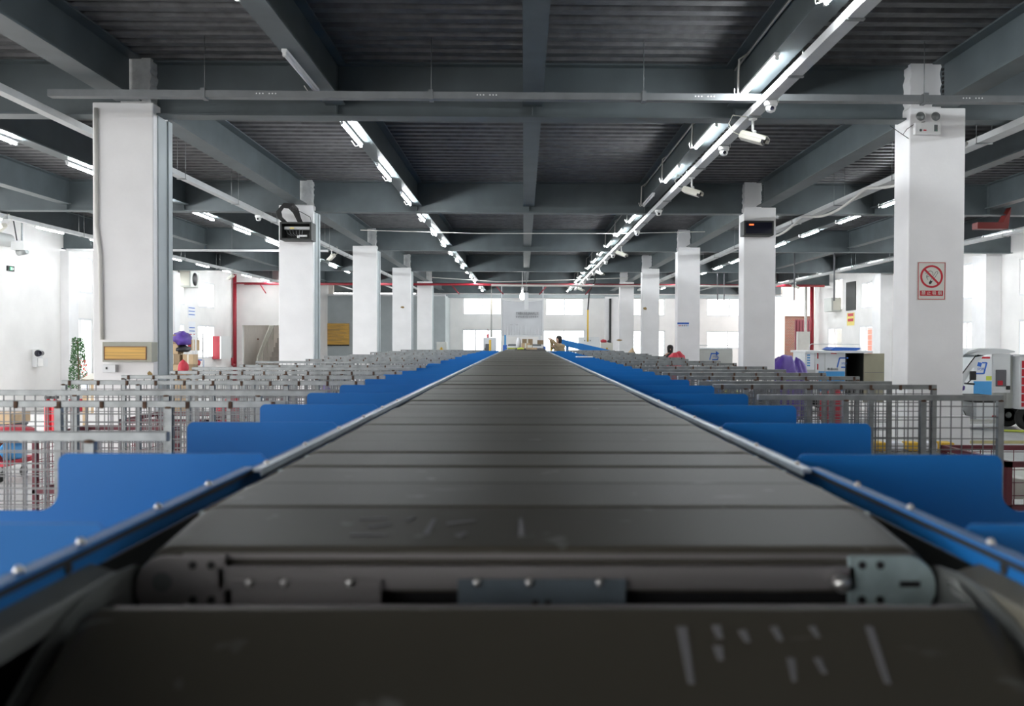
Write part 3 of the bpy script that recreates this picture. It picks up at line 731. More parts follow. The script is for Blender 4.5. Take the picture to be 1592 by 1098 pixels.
# ------------------------------------------------------------------ wire-mesh fences
def make_fence(x0, x1, post, spikes=False, seed=0):
    """galvanised panel facing the camera; x0 inner end, x1 outer end"""
    t = thing('mesh_fence', ((x0 + x1) / 2, 0, 0), '', 'fence')
    s = 1 if x1 > x0 else -1; a, b = min(x0, x1), max(x0, x1); zt = 1.502; w_ = 0.026
    MB().box(a, b, -w_ / 2, w_ / 2, zt - w_, zt).build('top_rail', 'galvanised', t, bevel=0.002)
    MB().box(a + w_, b - w_, -w_ / 2, w_ / 2, 0.15, 0.15 + w_).build('bottom_rail', 'galvanised', t)
    xs = []; x = x1
    while (x - x0) * s > 0.1: xs.append(x); x -= s * post
    for x in xs:
        c = x - s * w_ / 2
        p = MB().box(c - w_ / 2, c + w_ / 2, -w_ / 2, w_ / 2, 0.0, zt - w_).build('post', 'galvanised', t)
        MB().blob((c, -w_ / 2, zt - w_), (0.015, 0.003, 0.005), seed + int(x * 10), 0.5, 8, 4, False).build('weld', 'rust', p)
    m = MB(); x = a + 0.05; k = 0; q = 0.0022
    while x < b - 0.02:
        m.box(x - q, x + q, -0.002, -0.002 + 2 * q, 0.15, zt - w_ + 0.002); x += 0.05
    z = 0.2
    while z < zt - w_ - 0.01:
        m.box(a, b, -0.0065, -0.0065 + 2 * q, z - q, z + q); z += 0.05
    m.build('wire_mesh', 'wire', t)
    if spikes:
        x = a + 0.05
        while x < b: MB().box(x - 0.007, x + 0.007, -0.019, -0.013, zt - 0.03, zt - 0.002).build('weld', 'rust', t); x += 0.17
    return t
LY = [2.42, 3.57, 4.36, 5.40, 6.2, 7.05, 8.0, 8.75, 10.3, 11.4, 12.5, 13.8, 15.1, 16.6, 18.0, 19.5, 21.0, 22.4]
RY = [4.14, 5.07, 5.55, 6.3, 7.0, 7.8, 8.7, 9.95, 11.0, 12.1, 13.2, 14.4, 15.6, 17.0, 18.4, 19.8, 21.2, 22.5]
for side, ys, xin, post in (('left', LY, -0.95, 0.44), ('right', RY, 1.08, 0.36)):
    protos_f = []
    for v in range(3):
        x1 = (-2.93, -2.75, -3.05)[v] if side == 'left' else (2.22, 2.36, 2.28)[v]
        protos_f.append([make_fence(xin, x1, post, v == 1, v + 3), False])
    for i, y in enumerate(ys):
        v = 0 if i == 0 else (1 if (side == 'left' and i in (3, 5, 7, 9)) or (side == 'right' and i in (1, 3, 4, 6, 8)) else i % 3)
        # keep clear of the divider plates
        j = (y - CY0) / CP; fr = j - math.floor(j)
        if fr < 0.06: y += 0.05
        if fr > 0.95: y -= 0.05
        p = protos_f[v]; f = p[0] if not p[1] else copy_tree(p[0]); p[1] = True
        f.location.y = y
        tag(f, 'galvanised wire-mesh fence across the %s chutes, %s from camera' % (side, ORD[i]), 'fence', 'mesh fences beside the chutes')
    for p in protos_f:
        if not p[1]:
            for c in list(p[0].children_recursive): bpy.data.objects.remove(c)
            bpy.data.objects.remove(p[0])
# ------------------------------------------------------------------ security cameras
def make_dome():
    t = thing('dome_camera', (0, 0, 0), '', 'camera')
    MB().lathe([(0.055, 0.0), (0.062, -0.012), (0.060, -0.035), (0.050, -0.05)], (0, 0, 0), 'z', 20).build('housing', 'white_plastic', t)
    MB().lathe([(0.047, -0.05), (0.047, -0.07), (0.036, -0.093), (0.015, -0.103), (0.001, -0.105)], (0, 0, 0), 'z', 20).build('dome', 'white_plastic', t)
    b = MB().lathe([(0.016, -0.050), (0.019, -0.048), (0.019, -0.03)], (0.0, 0, -0.073), 'y', 14).build('lens', 'lens', t)
    MB().tube([(0.04, 0, -0.01), (0.075, 0.01, -0.005), (0.08, 0.02, 0.04), (0.05, 0.02, 0.07)], 0.003, 6).build('cable', 'conduit', t)
    return t
def make_bullet():
    t = thing('bullet_camera', (0, 0, 0), '', 'camera')
    M = Matrix.Translation((0, 0, -0.145)) @ Matrix.Rotation(math.radians(24), 4, 'Y') @ Matrix.Rotation(math.radians(-30), 4, 'Z')
    MB().tube([(0.0, 0, 0), (0.0, 0, -0.085), (0.012, 0, -0.105)], 0.009, 10).lathe([(0.03, 0), (0.03, -0.008), (0.012, -0.014)], (0, 0, 0), 'z', 14).build('bracket', 'white_plastic', t)
    MB().lathe([(0.001, -0.013), (0.014, -0.013), (0.014, 0.013), (0.001, 0.013)], (0.012, 0, -0.10), 'y', 12).build('joint', 'white_plastic', t)
    pts = [(-0.033, -0.026), (0.033, -0.026), (0.036, -0.01), (0.036, 0.018), (0.026, 0.030), (-0.026, 0.030), (-0.036, 0.018), (-0.036, -0.01)]
    MB().prism(pts, 'x', -0.10, 0.085, M).build('body', 'cream_plastic', t, bevel=0.004)
    MB().prism([(-0.040, 0.0), (-0.040, 0.024), (-0.028, 0.036), (0.028, 0.036), (0.040, 0.024), (0.040, 0.0), (0.037, 0.0), (0.037, 0.022), (0.026, 0.032), (-0.026, 0.032), (-0.037, 0.022), (-0.037, 0)], 'x', -0.09, 0.115, M).build('sun_shield', 'cream_plastic', t)
    MB().prism([(-0.029, -0.022), (0.029, -0.022), (0.029, 0.024), (-0.029, 0.024)], 'x', 0.0855, 0.092, M).build('front_glass', 'lens', t)
    e = M @ Vector((-0.10, 0, 0))
    MB().tube([e, e + Vector((-0.05, -0.01, 0.02)), e + Vector((-0.09, 0, 0.09)), e + Vector((-0.06, 0, 0.15)), Vector((-0.02, 0, 0.01))], 0.0035, 6).build('cable', 'cream_plastic', t)
    return t
dome0, bullet0 = make_dome(), make_bullet(); used = {'d': False, 'b': False}
cams_r = [('d', 8.30), ('b', 8.95), ('d', 10.25), ('b', 12.2), ('d', 15.2), ('d', 18.1), ('b', 21.0), ('d', 23.0), ('d', 25.0), ('b', 27.0), ('d', 29.3), ('d', 31.8), ('d', 34.0), ('b', 35.8)]
nd = nb = 0
for q, (kd, y) in enumerate(cams_r):
    src = dome0 if kd == 'd' else bullet0
    c = src if not used[kd] else copy_tree(src); used[kd] = True
    c.location = (2.27, y, 3.957)
    if kd == 'b': c.scale = (1.35, 1.35, 1.35)
    if kd == 'd': lab = 'white dome camera under the tray right of the conveyor, %s dome from camera' % ORD[nd]; nd += 1
    else: lab = 'white bullet camera under the tray right of the conveyor, %s bullet from camera' % ORD[nb]; nb += 1; c.rotation_euler.z = random.uniform(-0.25, 0.25)
    tag(c, lab, 'security camera', 'cameras under the right cable tray')
for kd, y, lab in (('d', 16.1, 'white dome camera left of the conveyor beside the second left column'), ('b', 22.2, 'white bullet camera hanging between the second and third left columns'),
                   ('d', 26.5, 'small white dome camera between third and fourth left columns'), ('b', 28.8, 'small white bullet camera between third and fourth left columns'),
                   ('b', 34.0, 'small far bullet camera between fourth and fifth left columns')):
    c = copy_tree(dome0 if kd == 'd' else bullet0); c.location = (-4.72, y, 3.957); tag(c, lab, 'security camera', 'cameras under the left cable tray'); c.rotation_euler.z = PI * 0.9 if kd == 'b' else 0
for (x, y, z, lab) in ((-9.55, 16.6, 3.957, 'bullet camera hanging at the far left edge under the ceiling'), (-9.55, 29.5, 3.957, 'bullet camera hanging near the left wall beyond the nearest column'), (10.1, 33.4, 3.957, 'bullet camera hanging before the dark right upper window')):
    c = copy_tree(bullet0); c.location = (x, y, z); c.rotation_euler.z = PI if x < 0 else 0; tag(c, lab, 'security camera')
# thin suspended pipes hanging free in the right bay
for px, y0, y1, Y in ((1116, 410, 467, 31), (1126, 408, 467, 32), (1235, 417, 467, 27), (1297, 424, 468, 24)):
    a = at(px, y0, Y=Y); b = at(px, y1, Y=Y)
    tag(MB().bar((a.x, Y, ZD), (a.x, Y, b.z), 0.035).build('hanging_post', 'ink_grey'), 'thin dark post hanging from the ceiling, %s' % {1116: 'left one of the far pair', 1126: 'right one of the far pair', 1235: 'before the red door recess', 1297: 'before the right upper window'}[px], 'hanging post')
# ------------------------------------------------------------------ pipes
def pipe(name, path, r, material, label, cat='pipe'):
    return tag(MB().tube(path, r, 12).build(name, material), label, cat)
pipe('sprinkler_pipe', [(XL + 0.6, 36.6, 4.0), (XR - 0.5, 36.6, 4.0)], 0.05, 'red_pipe', 'red fire main running across the hall under the far ceiling')
for px in (405, 703, 771, 850, 921):
    X = at(px, 450, Y=36.6).x
    m = MB().tube([(X, 36.6, 3.95), (X + (0.3 if px < 800 else -0.3), 36.3, 3.60)], 0.022, 8)
    tag(m.build('sprinkler_branch', 'red_pipe'), 'short red slanting branch below the fire main, at %s' % {405: 'the stair doorway', 703: 'the fifth left column', 771: 'left of the banner', 850: 'right of the banner', 921: 'the fifth right column'}[px], 'pipe', 'branches of the fire main')
p = at(365, 500, Y=36.9); pipe('riser_pipe', [(p.x, 36.9, 0.0), (p.x, 36.9, 4.4)], 0.075, 'red_pipe', 'thick red vertical riser pipe at the left end of the stair wall')
pipe('fire_main', [(p.x, 36.85, 3.98 + 0.05), (at(470, 443, Y=36.85).x, 36.85, 4.03)], 0.035, 'red_pipe', 'red pipe along the top of the stair wall')
p2 = at(348, 566, Y=36.0); pipe('riser_branch', [(XL + 0.2, 36.3, 1.0), (XL + 0.2, 36.3, 0.72), (p.x, 36.9, 0.72)], 0.045, 'red_pipe', 'red pipe bend below the red hydrant cabinet')
p = at(1262, 500, Y=38.6); pipe('riser_pipe', [(p.x, 38.6, 0.0), (p.x, 38.6, 4.5)], 0.085, 'red_pipe', 'thick red vertical riser pipe at the far end of the right wall')
p = at(1253, 500, Y=38.4); pipe('grey_riser', [(p.x, 38.43, 0.0), (p.x, 38.43, 4.2)], 0.06, 'conduit', 'pale vertical pipe beside the red riser on the right')
tag(MB().box(p.x - 0.42, p.x + 0.10, 38.15, 38.36, 0.0, 2.15).build('meter_box', 'trike_grey'), 'grey meter box at the foot of the pale riser on the right', 'electrical box')
pipe('floor_conduit', [(at(764, 470, Y=31).x, 31, 1.84), (at(764, 470, Y=31).x, 31, 3.63), (at(1190, 445, Y=31).x, 31, 3.63)], 0.035, 'conduit', 'pale conduit rising left of the banner then running right across the hall')
p = at(914, 480, Y=33.0); q_ = at(914, 533, Y=33.0)
pipe('hose', [(p.x, 33, at(914, 482, Y=33).z), (p.x, 33, 1.70)], 0.03, 'yellow', 'yellow hose hanging down to the far grey cabinet', 'hose')
pipe('cable_drop', [(p.x, 33, at(914, 482, Y=33).z), (p.x + 0.05, 33, 3.5), (p.x + 0.25, 33, 3.9), (p.x + 0.3, 33, ZD)], 0.025, 'black', 'black cable above the yellow hose at the far end', 'cable')
# conduit and switch box on the nearest left column, sign box above
yC = ROWS[1] - 0.19
pipe('column_conduit', [(-4.36, yC - 0.02, 4.1), (-4.36, yC - 0.02, 2.9), (-4.325, yC - 0.02, 2.6), (-4.31, yC - 0.02, 1.74)], 0.02, 'conduit', 'pale conduit running down the nearest left column to the sign box', 'conduit')
a = at(159, 532, Y=yC - 0.15); b = at(236, 563, Y=yC - 0.15)
t = thing('sign_box', ((a.x + b.x) / 2, yC - 0.07, b.z), 'greenish framed lamp box with amber window on the nearest left column', 'sign box')
MB().box(a.x, b.x, yC - 0.15, yC - 0.001, b.z, a.z).build('housing', 'box_green', t, bevel=0.004)
a2 = at(163, 539.5, Y=yC - 0.15); b2 = at(227, 559, Y=yC - 0.15)
MB().box(a2.x, b2.x, yC - 0.155, yC - 0.150, b2.z, a2.z).build('amber_window', 'gold', t)
w_ = b2.x - a2.x
fr = MB().box(a2.x - .006, b2.x + .006, yC - 0.160, yC - 0.151, a2.z, a2.z + .006).box(a2.x - .006, b2.x + .006, yC - 0.160, yC - 0.151, b2.z - .006, b2.z)
fr.box(a2.x - .006, a2.x, yC - 0.160, yC - 0.151, b2.z, a2.z).box(b2.x, b2.x + .006, yC - 0.160, yC - 0.151, b2.z, a2.z).build('window_trim', 'brown', t)
a = at(160, 567, Y=yC - 0.05); b = at(180, 579, Y=yC - 0.05)
t = thing('switch_box', ((a.x + b.x) / 2, yC - 0.03, b.z), 'small white switch box below the amber lamp box', 'switch box')
MB().box(a.x, b.x, yC - 0.06, yC - 0.001, b.z, a.z).build('case', 'white_metal', t, bevel=0.003)
MB().box(a.x + 0.035, a.x + 0.05, yC - 0.066, yC - 0.060, b.z + 0.03, a.z - 0.025).build('switch', 'ink', t)
# emergency light on the nearest right column
a = at(1423, 190, Y=yC - 0.06); b = at(1463.5, 209, Y=yC - 0.06)
t = thing('emergency_light', ((a.x + b.x) / 2, yC - 0.03, b.z), 'white twin-head emergency light with black cable on the nearest right column', 'emergency light')
MB().box(a.x, b.x, yC - 0.06, yC - 0.001, b.z, a.z).build('case', 'white_plastic', t, bevel=0.008)
cx = (a.x + b.x) / 2
MB().box(cx + 0.06, cx + 0.095, yC - 0.0635, yC - 0.06, b.z + 0.03, a.z - 0.025).build('indicator_panel', 'tray_steel', t)
MB().box(cx + 0.082, cx + 0.087, yC - 0.0655, yC - 0.0635, b.z + 0.037, b.z + 0.043).build('indicator', 'led_green', t)
MB().box(cx - 0.05, cx - 0.02, yC - 0.0635, yC - 0.06, b.z + 0.035, b.z + 0.047).build('label_plate', 'sign_red', t)
MB().lathe([(0.013, 0), (0.013, -0.003), (0.009, -0.003), (0.009, 0)], (cx - 0.078, yC - 0.06, b.z + 0.041), 'y', 16).build('test_button', 'tray_steel', t)
for dx in (-0.068, 0.068):
    c = (cx + dx * 1.15, yC - 0.045, a.z + 0.062)
    h = MB().lathe([(0.012, 0.04), (0.046, 0.0), (0.054, -0.014), (0.048, -0.014), (0.044, -0.004), (0.010, 0.016)], c, 'y', 24).build('lamp_head', 'white_plastic', t)
    MB().lathe([(0.001, -0.006), (0.046, -0.006), (0.046, -0.009), (0.001, -0.012)], c, 'y', 24).build('lamp_lens', 'galvanised', h)
    MB().box(c[0] - 0.008, c[0] + 0.008, yC - 0.05, yC - 0.03, a.z - 0.002, a.z + 0.016).build('swivel', 'white_plastic', h)
MB().tube([(cx - 0.02, yC - 0.03, a.z + 0.012), (cx - 0.12, yC - 0.02, a.z - 0.005), (cx - 0.2, yC - 0.012, a.z - 0.06), (cx - 0.245, yC - 0.015, a.z - 0.12), (3.96, yC - 0.02, a.z - 0.16), (3.87, yC + 0.02, a.z - 0.08), (3.80, yC + 0.06, a.z - 0.01)], 0.004, 6).build('cable', 'black', t)
# no-smoking sign
sy = yC - 0.003; a = at(1426, 407, Y=sy); b = at(1470, 467, Y=sy); W_, H_ = b.x - a.x, a.z - b.z; cx, cz = (a.x + b.x) / 2, (a.z + b.z) / 2
t = thing('no_smoking_sign', (cx, sy, b.z), 'red and cream no-smoking sign on the nearest right column', 'sign')
MB().box(a.x, b.x, sy - 0.003, sy + 0.001, b.z, a.z).build('board', 'sign_cream', t)
e = 0.008; g = 0.006; y0, y1 = sy - 0.005, sy - 0.003
MB().box(a.x + e, b.x - e, y0, y1, a.z - e - g, a.z - e).box(a.x + e, b.x - e, y0, y1, b.z + e, b.z + e + g).box(a.x + e, a.x + e + g, y0, y1, b.z + e, a.z - e).box(b.x - e - g, b.x - e, y0, y1, b.z + e, a.z - e).build('border', 'sign_red', t)
R_ = 0.395 * W_; cc = (cx, a.z - 0.385 * H_)
ring = MB(); n = 48; vs = []; fs = []
for i in range(n):
    an = 2 * PI * i / n
    for r_, yy in ((R_, y0), (R_ * 0.83, y0), (R_ * 0.83, y1), (R_, y1)): vs.append((cc[0] + r_ * math.cos(an), yy, cc[1] + r_ * math.sin(an)))
for i in range(n):
    j = (i + 1) % n
    for k in range(4): fs.append((i * 4 + k, i * 4 + (k + 1) % 4, j * 4 + (k + 1) % 4, j * 4 + k))
ring.add(vs, fs); ring.bar((cc[0] - R_ * 0.62, y0 + 0.001, cc[1] + R_ * 0.62), (cc[0] + R_ * 0.62, y0 + 0.001, cc[1] - R_ * 0.62), 0.002, 0.020)
bb = ring.build('prohibition_ring', 'sign_red', t)
cig = MB(); ca = Vector((cc[0] - R_ * 0.10, sy - 0.0038, cc[1] - R_ * 0.52)); cb = Vector((cc[0] + R_ * 0.46, sy - 0.0038, cc[1] + R_ * 0.36)); d = (cb - ca).normalized(); nn = Vector((-d.z, 0, d.x)) * 0.011
cig.bar(ca + nn, cb + nn, 0.001, 0.0035); cig.bar(ca - nn, cb - nn, 0.001, 0.0035)
arc = [cb + nn * math.cos(k * PI / 6) + d * 0.011 * math.sin(k * PI / 6) for k in range(7)]
for k in range(6): cig.bar(arc[k], arc[k + 1], 0.001, 0.0035)
cig.bar(ca - d * 0.012, ca + d * 0.020, 0.001, 0.026); cig.bar(ca - d * 0.019, ca - d * 0.012, 0.001, 0.016)
for sm_ in ([(0.05, .42), (-0.1, .5), (-.28, .45), (-.42, .32), (-.55, .25)], [(-0.2, .02), (-.4, -.02), (-.42, -.12), (-.32, -.28)], [(-.33, .18), (-.45, .05), (-.42, -.15)], [(0.05, .42), (0.12, .3), (0.08, .15)]):
    for k in range(len(sm_) - 1): cig.bar((cc[0] + sm_[k][0] * R_, sy - 0.0038, cc[1] + sm_[k][1] * R_), (cc[0] + sm_[k + 1][0] * R_, sy - 0.0038, cc[1] + sm_[k + 1][1] * R_), 0.001, 0.004)
cig.build('cigarette_symbol', 'ink', t)
rb = MB().box(cx - 0.40 * W_, cx + 0.40 * W_, y0, y1, a.z - 0.885 * H_, a.z - 0.75 * H_).build('caption_bar', 'sign_red', t)
text('caption', '禁 止 吸 烟', 0.045, (cx, y0 - 0.001, a.z - 0.818 * H_), 'sign_cream', t, width=0.70 * W_)
# equipment cabinets on the second columns
y2 = ROWS[2] - 0.19
a = at(435, 345, Y=y2 - 0.35); b = at(484, 373, Y=y2 - 0.35)
t = thing('equipment_cabinet', ((a.x + b.x) / 2, y2 - 0.17, b.z), 'open black wall cabinet with wiring and cable loop on the second left column', 'cabinet')
def open_box(x0, x1, ya, yb, z0, z1, th):
    return MB().box(x0, x1, ya, yb, z0, z0 + th).box(x0, x1, ya, yb, z1 - th, z1).box(x0, x0 + th, ya, yb, z0 + th, z1 - th).box(x1 - th, x1, ya, yb, z0 + th, z1 - th).box(x0, x1, yb - 0.01, yb, z0, z1)
open_box(a.x, b.x, y2 - 0.35, y2 - 0.002, b.z, a.z, 0.03).build('housing', 'ink', t)
cw, ch = b.x - a.x, a.z - b.z
MB().box(a.x + 0.06, b.x - 0.05, y2 - 0.27, y2 - 0.18, b.z + 0.19, b.z + 0.24).build('switch_unit', 'tray_white', t)
MB().box(a.x + 0.16, a.x + 0.23, y2 - 0.285, y2 - 0.271, b.z + 0.20, b.z + 0.225).build('yellow_tag', 'yellow_paper', t)
MB().box(b.x - 0.23, b.x - 0.09, y2 - 0.30, y2 - 0.27, b.z + 0.06, b.z + 0.09).build('power_strip', 'white_plastic', t)
MB().box(a.x + 0.29, a.x + 0.33, y2 - 0.30, y2 - 0.27, b.z + 0.04, b.z + 0.08).build('adapter', 'white_plastic', t)
m = MB()
for q in range(6): m.tube([(a.x + 0.09 + q * 0.06, y2 - 0.29, b.z + 0.20), (a.x + 0.13 + q * 0.05, y2 - 0.31, b.z + 0.11), (a.x + 0.2 + q * 0.04, y2 - 0.29, b.z + 0.07)], 0.004, 5)
m.build('loose_wires', 'tray_steel', t)
m = MB()
for q in range(9):
    o_ = q * 0.010
    m.tube([(a.x + 0.10 - o_, y2 - 0.20, a.z), (a.x - 0.0 - o_, y2 - 0.2, a.z + 0.10), (a.x - 0.02 - o_, y2 - 0.2, a.z + 0.20), (a.x + 0.03, y2 - 0.2, a.z + 0.27 + o_), (a.x + 0.12 + o_, y2 - 0.2, a.z + 0.26 + o_),
            (a.x + 0.20 + o_, y2 - 0.2, a.z + 0.18 + o_), (a.x + 0.25 + o_, y2 - 0.2, a.z + 0.08), (a.x + 0.29 + o_, y2 - 0.2, a.z)], 0.008, 6)
m.tube([(a.x + 0.15, y2 - 0.2, a.z + 0.27), (a.x + 0.33, y2 - 0.1, a.z + 0.20), (b.x - 0.08, y2 - 0.1, a.z + 0.12), (b.x - 0.05, y2 - 0.1, a.z)], 0.006, 6)
m.build('cable_loop', 'black', t)
a = at(1157, 343, Y=y2 - 0.3); b = at(1203, 366, Y=y2 - 0.3)
t = thing('equipment_cabinet', ((a.x + b.x) / 2, y2 - 0.15, b.z), 'black glazed wall cabinet with a small red light on the second right column', 'cabinet')
MB().box(a.x, b.x, y2 - 0.3, y2 - 0.002, b.z, a.z).build('housing', 'ink', t, bevel=0.004)
MB().box(a.x + 0.03, b.x - 0.03, y2 - 0.304, y2 - 0.300, b.z + 0.03, a.z - 0.03).build('glass_door', 'lens', t)
MB().box(a.x + 0.09, a.x + 0.17, y2 - 0.307, y2 - 0.304, a.z - 0.085, a.z - 0.06).build('indicator_light', 'led_red', t)
# small signs on columns and walls
y3 = ROWS[3] - 0.192; a = at(1053, 501.5, Y=y3); b = at(1071, 510, Y=y3)
t = thing('notice_sign', ((a.x + b.x) / 2, y3, b.z), 'small blue-headed safety notice on the third right column', 'sign')
MB().box(a.x, b.x, y3 - 0.004, y3, b.z, a.z).build('board', 'paper', t)
MB().box(a.x, b.x, y3 - 0.007, y3 - 0.004, a.z - 0.045, a.z).build('header', 'logo_blue', t)
for q in range(6):
    xx = a.x + 0.03 + q * 0.045
    MB().prism([(xx, b.z + 0.045), (xx + 0.035, b.z + 0.045), (xx + 0.0175, b.z + 0.085)], 'y', y3 - 0.006, y3 - 0.004).build('pictogram', 'sign_red' if q < 2 else ('ink_grey' if q < 5 else 'trike_blue'), t)
a = at(501, 503, Y=41.97); b = at(543, 538, Y=41.97)
t = thing('notice_board', ((a.x + b.x) / 2, 41.97, b.z), 'ochre notice board with fine black text on the grey partition', 'notice board')
MB().box(a.x, b.x, 41.94, 41.985, b.z, a.z).build('board', 'gold', t)
MB().box(a.x, b.x, 41.93, 41.94, b.z, b.z + 0.06).build('bottom_strip', 'ink', t)
m = MB(); rnd = random.Random(3)
for q in range(12):
    zz = a.z - 0.09 - q * 0.065
    m.box(a.x + 0.14, b.x - rnd.uniform(0.12, 0.6), 41.934, 41.94, zz, zz + 0.016)
m.build('text_lines', 'cardboard_dark', t); o = m
# left wall: exit sign, papers, access box, air conditioner
def side_panel(name, px0, px1, pyt, pyb, X, th, material, parent=None, sgn=1):
    A = at(px0, pyt, X=X); B = at(px1, pyt, X=X); n_ = px0 if abs(px0 - 814) > abs(px1 - 814) else px1
    zt_ = at(n_, pyt, X=X).z; zb_ = at(n_, pyb, X=X).z
    return MB().box(X, X + th * sgn, min(A.y, B.y), max(A.y, B.y), zb_, zt_).build(name, material, parent), (min(A.y, B.y), max(A.y, B.y), zb_, zt_)
o, r = side_panel('exit_sign', 10, 20.5, 413, 421, XL + 0.002, 0.03, 'ink'); tag(o, 'small dark green exit sign on the left wall beside the loading door', 'exit sign')
MB().box(XL + 0.033, XL + 0.036, r[0] + 0.08, r[1] - 0.08, r[2] + 0.02, r[3] - 0.02).build('lit_face', 'led_green', o)
for q in range(4): MB().box(XL + 0.0365, XL + 0.038, r[0] + 0.12 + q * 0.07, r[0] + 0.16 + q * 0.07, r[2] + 0.03, r[3] - 0.03).build('symbol', 'white_plastic', o)
for px0, px1, a_, b_, lb in ((292, 303.5, 476, 494, 'upper white paper notice between the left windows'), (293, 303.5, 500, 525, 'lower white paper notice between the left windows')):
    o, r = side_panel('paper_notice', px0, px1, a_, b_, XL + 0.002, 0.006, 'paper'); tag(o, lb, 'paper notice')
    for q in range(3): MB().box(XL + 0.009, XL + 0.011, r[0] + 0.06, r[1] - 0.06, r[2] + 0.1 + q * 0.12, r[2] + 0.13 + q * 0.12).build('print', 'logo_blue' if lb[0] == 'u' else ('sign_red' if q < 1 else 'logo_blue'), o)
yA = at(41, 560, X=XL + 0.25)
t = thing('wall_device', (XL + 0.2, 22.1, 1.05), 'white wall box with a camera-like scanner on the left wall', 'wall device')
a = at(40, 543, Y=22.0); b = at(68, 571, Y=22.0)
MB().box(XL + 0.002, a.x + 0.30, 21.95, 22.2, b.z, a.z).build('box', 'white_metal', t, bevel=0.01)
MB().box(a.x + 0.30, b.x, 21.98, 22.2, b.z + 0.02, b.z + 0.22).build('side_unit', 'white_plastic', t, bevel=0.01)
c = at(61, 549.5, Y=21.9); MB().lathe([(0.001, 0.1), (0.06, 0.1), (0.075, -0.05), (0.08, -0.09), (0.001, -0.09)], (c.x, 21.92, c.z), 'y', 18).build('lens', 'lens', t)
MB().box(c.x - 0.13, c.x + 0.02, 21.88, 22.0, c.z - 0.09, c.z + 0.1).build('lens_housing', 'white_plastic', t, bevel=0.01)
def aircon(name, X, y0, y1, z0, z1, out, lab):
    t = thing(name, (X + out / 2, (y0 + y1) / 2, z0), lab, 'air conditioner')
    MB().box(X, X + out, y0, y1, z0, z1).build('case', 'trike_grey', t, bevel=0.01)
    MB().box(X + out * 0.15, X + out * 0.9, y0 - 0.01, y0, z0 + 0.04, z1 - 0.04).build('side_panel', 'cream_plastic', t)
    MB().lathe([(0.02, 0), (min(z1 - z0, y1 - y0) * 0.4, 0), (min(z1 - z0, y1 - y0) * 0.4, 0.02), (0.02, 0.02)], (X + out, (y0 + y1) / 2, (z0 + z1) / 2), 'x', 20).build('fan_grille', 'black', t)
    return t
r = rectX(291, 312, 429, 450, XL); aircon('air_conditioner', XL + 0.002, 31.2, 32.0, 3.55, 4.12, 0.42, 'cream air conditioner unit with black grille high on the left wall')
r = rectX(1283, 1300, 462, 480, XR); aircon('air_conditioner', XR - 0.402, 36.0, 36.9, 2.95, 3.5, 0.40, 'grey air conditioner high on the right wall beside the upper window')
o, r = side_panel('shuttered_window', 1316.5, 1331, 437, 482, XR - 0.002, 0.03, 'ink', sgn=-1); tag(o, 'tall dark boarded opening between the right upper windows', 'boarded window')
o, r = side_panel('yellow_notice', 1317, 1328.5, 486, 506, XR - 0.002, 0.006, 'yellow_paper', sgn=-1); tag(o, 'yellow paper notice with red writing below the boarded opening', 'paper notice')
for q in range(2): MB().box(XR - 0.011, XR - 0.009, r[0] + 0.1, r[1] - 0.1, r[2] + 0.16 + q * 0.2, r[2] + 0.27 + q * 0.2).build('writing', 'sign_red', o)
m = MB().tube([(XR - 0.05, 30.0, 4.0), (XR - 0.05, 30.1, 1.6)], 0.03, 8); tag(m.build('wall_conduit', 'conduit'), 'yellowish vertical conduit on the right wall right of the upper window', 'conduit')
t = thing('hydrant_cabinet', (XL + 0.14, 35.2, 1.02), 'red fire hydrant cabinet with pale door on the left wall end', 'hydrant cabinet')
a = at(336, 526, X=XL + 0.3)
MB().box(XL + 0.002, XL + 0.32, 34.6, 35.7, 0.98, 1.86).build('case', 'red_pipe', t)
MB().box(XL + 0.28, XL + 0.335, 34.585, 35.72, 0.98, 1.86).build('door', 'white_plastic', t)
# roller door motor on the left
t = thing('door_motor', (XL + 0.5, 19.9, 3.9), 'grey roller door motor with chain at the top of the left door', 'door motor')
a = at(20, 372, Y=19.9); b = at(42, 398, Y=19.9)
MB().box(a.x, b.x, 19.8, 20.1, b.z + 0.12, a.z - 0.04).build('gearbox', 'tray_white', t, bevel=0.02)
MB().tube([(a.x + 0.1, 19.9, b.z + 0.08), (b.x, 19.9, b.z + 0.12)], 0.08, 14).build('motor', 'galvanised', t)
MB().tube([(a.x - 0.1, 19.9, ZD), (a.x + 0.02, 19.9, 4.3), (a.x + 0.1, 19.9, a.z - 0.1)], 0.015, 8).build('cable', 'black', t)
MB().bar((a.x + 0.17, 19.95, a.z - 0.1), (a.x + 0.17, 19.95, ZD), 0.03).build('hanger', 'galvanised', t)
# rusty brackets and a red beam piece under the roof
for px, py0, py1, Y, lb in ((106, 178, 205, 13.0, 'rusty orange bracket hanging left of the nearest left column'), (410, 330, 343, 23.0, 'small rusty orange bracket left of the second left column')):
    a = at(px, py0, Y=Y); b = at(px, py1, Y=Y); wv = 0.12
    m = MB().prism([(a.x - wv, b.z), (a.x - wv * 0.4, b.z + 0.05), (a.x + wv * 0.4, b.z + 0.05), (a.x + wv, b.z), (a.x + wv, a.z), (a.x - wv, a.z)], 'y', Y, Y + 0.12)
    t = tag(m.build('rusty_bracket', 'rust_orange'), lb, 'bracket'); MB().bar((a.x, Y + 0.06, a.z), (a.x, Y + 0.06, ZD), 0.02).build('rod', 'rust', t)
a = at(1495, 352, Y=16.9); b = at(1541, 362, Y=16.9)
tag(MB().prism([(a.x, b.z), (b.x, b.z), (b.x + 0.05, 4.2), (b.x - 0.1, a.z), (a.x, a.z)], 'y', 16.3, 16.5).build('red_bracket', 'red_beam'), 'dark red steel piece under the ceiling beyond the nearest right column', 'steel piece')
